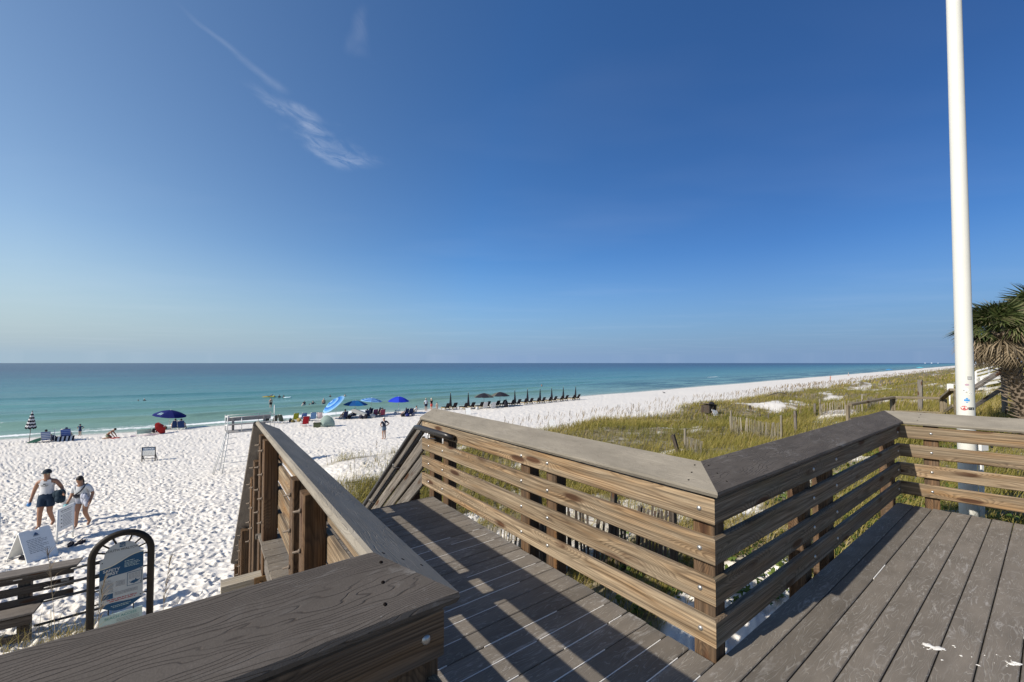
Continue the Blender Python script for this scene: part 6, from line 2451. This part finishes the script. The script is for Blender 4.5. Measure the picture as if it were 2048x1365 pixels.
def framed_sign(label, loc, rotz, w_, h_, clear, head, seed, dark=False, title=None):
    root = thing("framed_sign", label, "sign", loc, rotz)
    W = WM[root]
    fm = M_BLACKPIPE if dark else M_WHITE
    for sx_ in (-1, 1):
        q = MB()
        q.tube([(sx_ * w_ / 2, 0, -.12), (sx_ * w_ / 2, 0, clear + h_)], .032 if dark else .022, 8)
        q.build("leg", fm, root)
        if dark:
            q = MB()
            q.tube([(sx_ * w_ / 2, .28, -.05), (sx_ * w_ / 2, .02, clear + h_ * .2)], .022, 8)
            q.build("leg", fm, root)
    for z_ in (clear, clear + h_, clear * .45):
        q = MB()
        q.box((0, 0, z_), (w_ + .03, .03, .035))
        q.build("crossbar", fm, root)
    pn = flat("sign_panel", root, W, [(-w_ / 2 + .02, clear + .015), (w_ / 2 - .02, clear + .015), (w_ / 2 - .02, clear + h_ - .015), (-w_ / 2 + .02, clear + h_ - .015)], -.014, M_WHITE, .02)
    if head:
        z1 = clear + h_ - .018
        flat("header_band", pn, W, [(-w_ / 2 + .022, z1 - h_ * .34), (w_ / 2 - .022, z1 - h_ * .34), (w_ / 2 - .022, z1), (-w_ / 2 + .022, z1)], -.0165, plain("notice_blue", (.012, .07, .17), .7, .06))
        lettering(pn, "NOTICE", w_ * .21, txtM(W, 0, -.0185, z1 - h_ * .17), M_WHITE, "CENTER", .003)
        print_lines(pn, W, [(-w_ * .40, w_ * .40, z1 - h_ * (.44 + .13 * k), h_ * .06) for k in range(4)], M_GREYINK, seed, -.0165)
    else:
        n_ = 9
        print_lines(pn, W, [(-w_ * .36, w_ * .36, clear + h_ * .88, h_ * .045), (-w_ * .30, w_ * .30, clear + h_ * .80, h_ * .03)] + [(-w_ * .22, w_ * (.30 if k % 2 else .36), clear + h_ * (.68 - .068 * k), h_ * .026) for k in range(9)], M_GREYINK, seed, -.0165)
        q = MB()
        for k in range(4):
            q.box((-w_ * .30, -.017, clear + h_ * (.66 - .17 * k)), (w_ * .06, .0015, w_ * .05))
        tag(q.build("bullet_marks", M_INK, pn, W), None, None, None, "stuff")
    return root


framed_sign("dark legged notice sign with a blue header standing on the open beach", spot(297, 923), .25, .72, .54, .36, True, 3, True)
S1 = spot(130, 1082)
framed_sign("white framed rules sign on two legs beside the walkers", S1, math.atan2(.96, -.27) - PI + PI, .58, .60, .36, False, 5)
framed_sign("white framed sign partly cut off at the left edge of the photo", spot(-32, 1112), 1.5, .58, .55, .45, False, 6)
sb = MB()
sb.box((0, 0, .42), (.30, .03, .62))
sb.tube([(-.12, 0, .12), (-.12, 0, -.1)], .015, 6)
sb.tube([(.12, 0, .12), (.12, 0, -.1)], .015, 6)
tag(sb.build("blank_sign_board", M_WHITE, None, pose(spot(139, 1042), .7)), "plain white board standing between the two walkers", "sign")


def a_frame(label, loc, rotz, h, w_, spread, printed):
    root = thing("sandwich_board", label, "sign", loc, rotz)
    W = WM[root]
    for s_, nm in ((-1, "front_panel"), (1, "back_panel")):
        a_ = math.atan2(spread, h)
        Mp = W @ Matrix.Translation((0, 0, h)) @ Matrix.Rotation(-s_ * -a_, 4, "X")
        ln_ = math.hypot(h, spread)
        pn = flat(nm, root, Mp, [(-w_ / 2, -ln_), (-w_ * .36, -ln_), (-w_ * .34, -ln_ + .03), (w_ * .34, -ln_ + .03), (w_ * .36, -ln_), (w_ / 2, -ln_), (w_ / 2, -.03), (w_ * .47, 0), (w_ * .16, 0), (w_ * .13, -.04), (-w_ * .13, -.04), (-w_ * .16, 0), (-w_ * .47, 0), (-w_ / 2, -.03)], -.015 if s_ < 0 else -.010, M_WHITE, .025)
        if printed and s_ < 0:
            print_lines(pn, Mp, [(-w_ * .34, w_ * (.30 if k % 3 else .12), -.26 - .042 * k, .016) for k in range(9)], M_GREYINK, 3, -.017)
            q = MB()
            q.tube([(0, -.0165, -.17), (0, -.0165, -.10)], [.045, .012], 8)
            q.box((0, -.017, -.185), (.11, .002, .012))
            q.build("emblem", plain("emblem_blue", (.05, .09, .17), .5, .1), pn, Mp)
    return root


a_frame("white sandwich board with printed rules behind the wooden bench rail", spot(66, 1116), 1.25, .72, .56, .46, True)
a_frame("small white sandwich board on the sand below the lounger row", spot(1103, 855), .3, .62, .5, .3, False)
a_frame("tiny white sandwich board beyond the guard rail end cap", spot(936, 829), .3, .8, .6, .35, False)
for P_, rz_, lb in ((spot(150, 1092), .4, "pair of black sandals on the sand right of the printed sandwich board"), (spot(56, 1119), .9, "black sandals on the sand under the left side of the sandwich board")):
    root = thing("sandals", lb, "sandals", P_ + Vector((0, 0, .03)), rz_)
    for k, (x_, y_, a_) in enumerate(((-.09, 0, .15), (.08, .05, -.3))):
        Ms = WM[root] @ Matrix.Translation((x_, y_, 0)) @ Matrix.Rotation(a_, 4, "Z")
        q = MB()
        n_ = 14
        ol = [((.055 + .012 * math.sin(b_)) * math.cos(b_), .16 * math.sin(b_)) for b_ in np.linspace(0, 2 * PI, n_ + 1)[:-1]]
        q.add([(x, y, 0) for x, y in ol] + [(x, y, .045) for x, y in ol], [tuple(range(n_))[::-1], tuple(range(n_, 2 * n_))] + [(j, (j + 1) % n_, n_ + (j + 1) % n_, n_ + j) for j in range(n_)])
        s_ = q.build("sandal", cloth(BLACK), root, Ms)
        q = MB()
        q.tube([(-.055, -.02, .04), (0, .07, .095), (.055, -.02, .04)], .014, 6)
        q.build("strap", cloth(BLACK), s_, Ms)

# ------------------------------------------------------------------ wooden bench and ramp rail at the lower left
BA, BB = at_depth(160, 1122, 7.45), at_depth(-60, 1149, 6.75)
bench = thing("slatted_bench", "dark wooden bench and rail with a wide cap left of the arched sign", "bench", G(BA.x, BA.y))
e_ = (BB - BA)
e_.z = 0
bl = e_.length
e_.normalize()
nb_ = Vector((-e_.y, e_.x, 0))
if nb_.dot(Vector((0, -1, 0))) < 0:
    nb_ = -nb_                      # toward the camera
zt = BA.z
A0 = Vector((BA.x, BA.y, 0))
cut = ((A0, e_), None)
at_ = lambda q_, off, z: A0 + e_ * q_ + nb_ * off + ZV * z
board("cap", bench, at_(0, -.02, zt - .015), at_(bl, -.02, zt - .015), ZV, .30, .032, M_CAP, .006)
for k, dz in enumerate((-.10, -.30, -.50)):
    board("rail_board", bench, at_(.06, .06, zt + dz), at_(bl, .06, zt + dz), nb_, .135, .038, M_DARKWOOD)
board("cap_support", bench, at_(.02, .085, zt - .05), at_(bl, .085, zt - .05), nb_, .07, .038, M_DARKWOOD)
for q_ in (.66, 1.28, 2.2):
    gz = float(ground(*at_(q_, 0, 0).xy))
    board("post", bench, at_(q_, -.02, gz - .3), at_(q_, -.02, zt - .03), nb_, .15, .11, M_DARKWOOD)
board("seat_board", bench, at_(.42, .30, zt - .55), at_(bl, .30, zt - .55), ZV, .34, .038, M_CAP)
for dz in (-.66, -.92, -1.12):
    board("apron_board", bench, at_(.45, .42, zt + dz), at_(bl, .42, zt + dz), nb_, .135, .038, M_DARKWOOD)
gz = float(ground(*at_(1.02, .4, 0).xy))
board("post", bench, at_(1.02, .36, gz - .4), at_(1.02, .36, zt - .57), nb_, .17, .12, M_DARKWOOD)
for dz, q0, r_ in ((-.06, .1, .02), (-.30, .42, .024), (-.52, .42, .024), (-.90, .5, .022)):
    q = MB()
    q.tube([at_(q0, .10, zt + dz - .02), at_(q0 - .04, .16, zt + dz), at_(-.28, .16, zt + dz + .03), at_(-.34, .12, zt + dz + .03), at_(-.34, .02, zt + dz + .03)], r_, 8)
    q.build("pipe_handrail", M_BLACKPIPE, bench, Matrix.Identity(4))
for q_, dz in ((.16, -.20), (.72, -.02)):
    MB().box((0, 0, 0), (.04, .02, .10)).build("steel_bracket", M_STEEL, bench, frame(at_(q_ - .1, .083, zt + dz - .06), at_(q_ + .1, .083, zt + dz - .06), nb_) @ Matrix.Rotation(PI / 2, 4, "Z") @ Matrix.Rotation(PI / 2, 4, "X"))

# ------------------------------------------------------------------ lookout stand on the sand
FT = spot(440, 951)
stand = thing("lookout_stand", "tall white metal stand with a grey bench, railings and a ladder on its left", "stand", FT, 0)
gz = FT.z
p_ = at_depth(455, 867, FT.y + .7)
zd = p_.z                                # platform level
ex = Vector((.76, .65, 0)).normalized()
ey = Vector((-.65, .76, 0)).normalized()
O_ = Vector((p_.x, p_.y, 0))
wl, wd_ = 2.15, 1.1
Id = Matrix.Identity(4)
S = lambda a, b, z: O_ + ex * a + ey * b + ZV * z
M_WMET = plain("white_metal", (.62, .62, .60), .5, .1, 10, .2)
M_GBD = plain("grey_bench_board", (.26, .25, .24), .7, .2, 10)
for k in range(5):
    board("platform_plank", stand, S(0, .11 + k * .22, zd), S(wl, .11 + k * .22, zd), ZV, .21, .03, M_GBD)
for a_ in (0.05, wl - .05):
    for b_ in (.05, wd_ - .05):
        foot_ = S(a_ + (-.28 if a_ < 1 else .28), b_ + (-.18 if b_ < .5 else .18), 0)
        q = MB()
        q.tube([(foot_.x, foot_.y, float(ground(foot_.x, foot_.y)) - .15), S(a_, b_, zd)], .028, 8)
        q.build("leg", M_WMET, stand, Id)
q = MB()
q.tube([S(-.20, -.12, gz + .45), S(wl + .2, -.12, gz + .45)], .018, 6)
q.tube([S(-.20, wd_ + .1, gz + .45), S(wl + .2, wd_ + .1, gz + .45)], .018, 6)
q.build("brace", M_WMET, stand, Id)
for side in (0.0, .42):
    q = MB()
    q.tube([S(-.62, side - .28, gz - .1), S(-.02, side - .05, zd + .02)], .022, 8)
    q.build("ladder_rail", M_WMET, stand, Id)
for k in range(1, 7):
    t_ = k / 7
    a, b = S(-.62, -.28, gz - .1).lerp(S(-.02, -.05, zd), t_), S(-.62, .14, gz - .1).lerp(S(-.02, .37, zd), t_)
    q = MB()
    q.tube([a, b + ex * .55], .014, 6)
    q.build("ladder_rung", M_WMET, stand, Id)
for a_, b_, h_ in ((0, .0, .86), (0, wd_, .86), (.62, .0, .82), (1.55, wd_, .82), (wl, .0, 1.35), (wl, wd_, .86)):
    q = MB()
    q.tube([S(a_, b_, zd), S(a_, b_, zd + h_)], .02, 7)
    q.build("rail_post", M_WMET, stand, Id)
q = MB()
q.tube([S(0, 0, zd + .82), S(wl, 0, zd + .82), S(wl, wd_, zd + .82), S(0, wd_, zd + .82)], .016, 6)
q.build("top_rail", M_WMET, stand, Id)
for z_ in (.86, .42):
    q = MB()
    q.box((0, 0, 0), (.16, .12, .06))
    q.build("white_bracket", M_WHITE, stand, Matrix.Translation(S(-.02, .1, zd + z_)))
board("seat_board", stand, S(.05, .62, zd + .36), S(wl - .05, .62, zd + .36), ZV, .34, .04, M_GBD)
board("bench_back", stand, S(.02, .86, zd + .63), S(wl - .02, .86, zd + .63), -ey, .24, .03, M_GBD)
for a_ in (.32, wl - .35):
    board("bench_upright", stand, S(a_, .80, zd + .02), S(a_, .80, zd + .76), -ey, .12, .06, M_GBD)

# dark crate and covered sign at the edge of the dune
c_ = spot(1418, 831)
c_.z += .25
root = thing("storage_crate", "dark brown wooden crate with a sloping lid at the edge of the dune grass", "crate", c_, .5)
q = MB()
q.box((0, 0, .36), (1.1, .8, .72))
q.build("crate_body", M_DARKWOOD, root)
q = MB()
q.box((0, 0, .79), (1.25, .95, .08), Matrix.Rotation(.15, 3, "Y"))
q.build("lid", M_DARKWOOD, root)
for x_ in (-.35, 0, .35):
    q = MB()
    q.box((x_, -.415, .36), (.28, .03, .64))
    q.build("crate_board", M_DARKWOOD, root)
a_frame("white sandwich board leaning at the dark crate in the dune grass", spot(1424, 832), .6, 1.0, .8, .45, False)
lump("beach_bag", "black cover thrown over the top of the white board by the crate", "cover", spot(1423, 831) + Vector((0, 0, .85)), BLACK, (.7, .5, .4), 21)

# loose sand swept together on the deck
for l_, r_, sx_, sy_, seed in ((.44, 3.26, .12, .07, 3), (.16, 3.42, .08, .035, 4)):
    q = MB()
    q.smooth = True
    rs = random.Random(seed)
    for k in range(13):
        big = k < 2
        cx_, cy_ = (rs.uniform(-.25, .25) * sx_, rs.uniform(-.3, .3) * sy_) if big else (rs.gauss(0, .62) * sx_, rs.gauss(0, .8) * sy_)
        R0 = rs.uniform(.22, .32) if big else rs.uniform(.02, .07)
        n_ = 26
        ph = [rs.uniform(0, 6.28) for _ in range(4)]
        rad_ = [R0 * (1 + .34 * math.sin(2 * t_ + ph[0]) + .25 * math.sin(3 * t_ + ph[1]) + .20 * math.sin(7 * t_ + ph[2]) + .12 * math.sin(11 * t_ + ph[3])) for t_ in np.linspace(0, 2 * PI, n_ + 1)[:-1]]
        vs_ = [(cx_, cy_, .006 if big else .003)]
        for f_, z_ in ((.55, .0045 if big else .002), (1.0, 0)):
            vs_ += [(cx_ + sx_ * f_ * r0 * math.cos(2 * PI * j / n_), cy_ + sy_ * f_ * r0 * math.sin(2 * PI * j / n_), z_) for j, r0 in enumerate(rad_)]
        q.add(vs_, [(0, 1 + j, 1 + (j + 1) % n_) for j in range(n_)] + [(1 + j, 1 + n_ + j, 1 + n_ + (j + 1) % n_, 1 + (j + 1) % n_) for j in range(n_)])
    o = q.build("sand_patch", M_SANDHEAP, None, pose(LR(l_, r_, .0015), math.atan2(RY, RX) - .9))
    o["kind"] = "stuff"
    tag(o, ("white patch of loose sand on the deck boards near the front" if seed == 3 else "smaller streak of loose sand on the deck right of the main patch"), "sand")
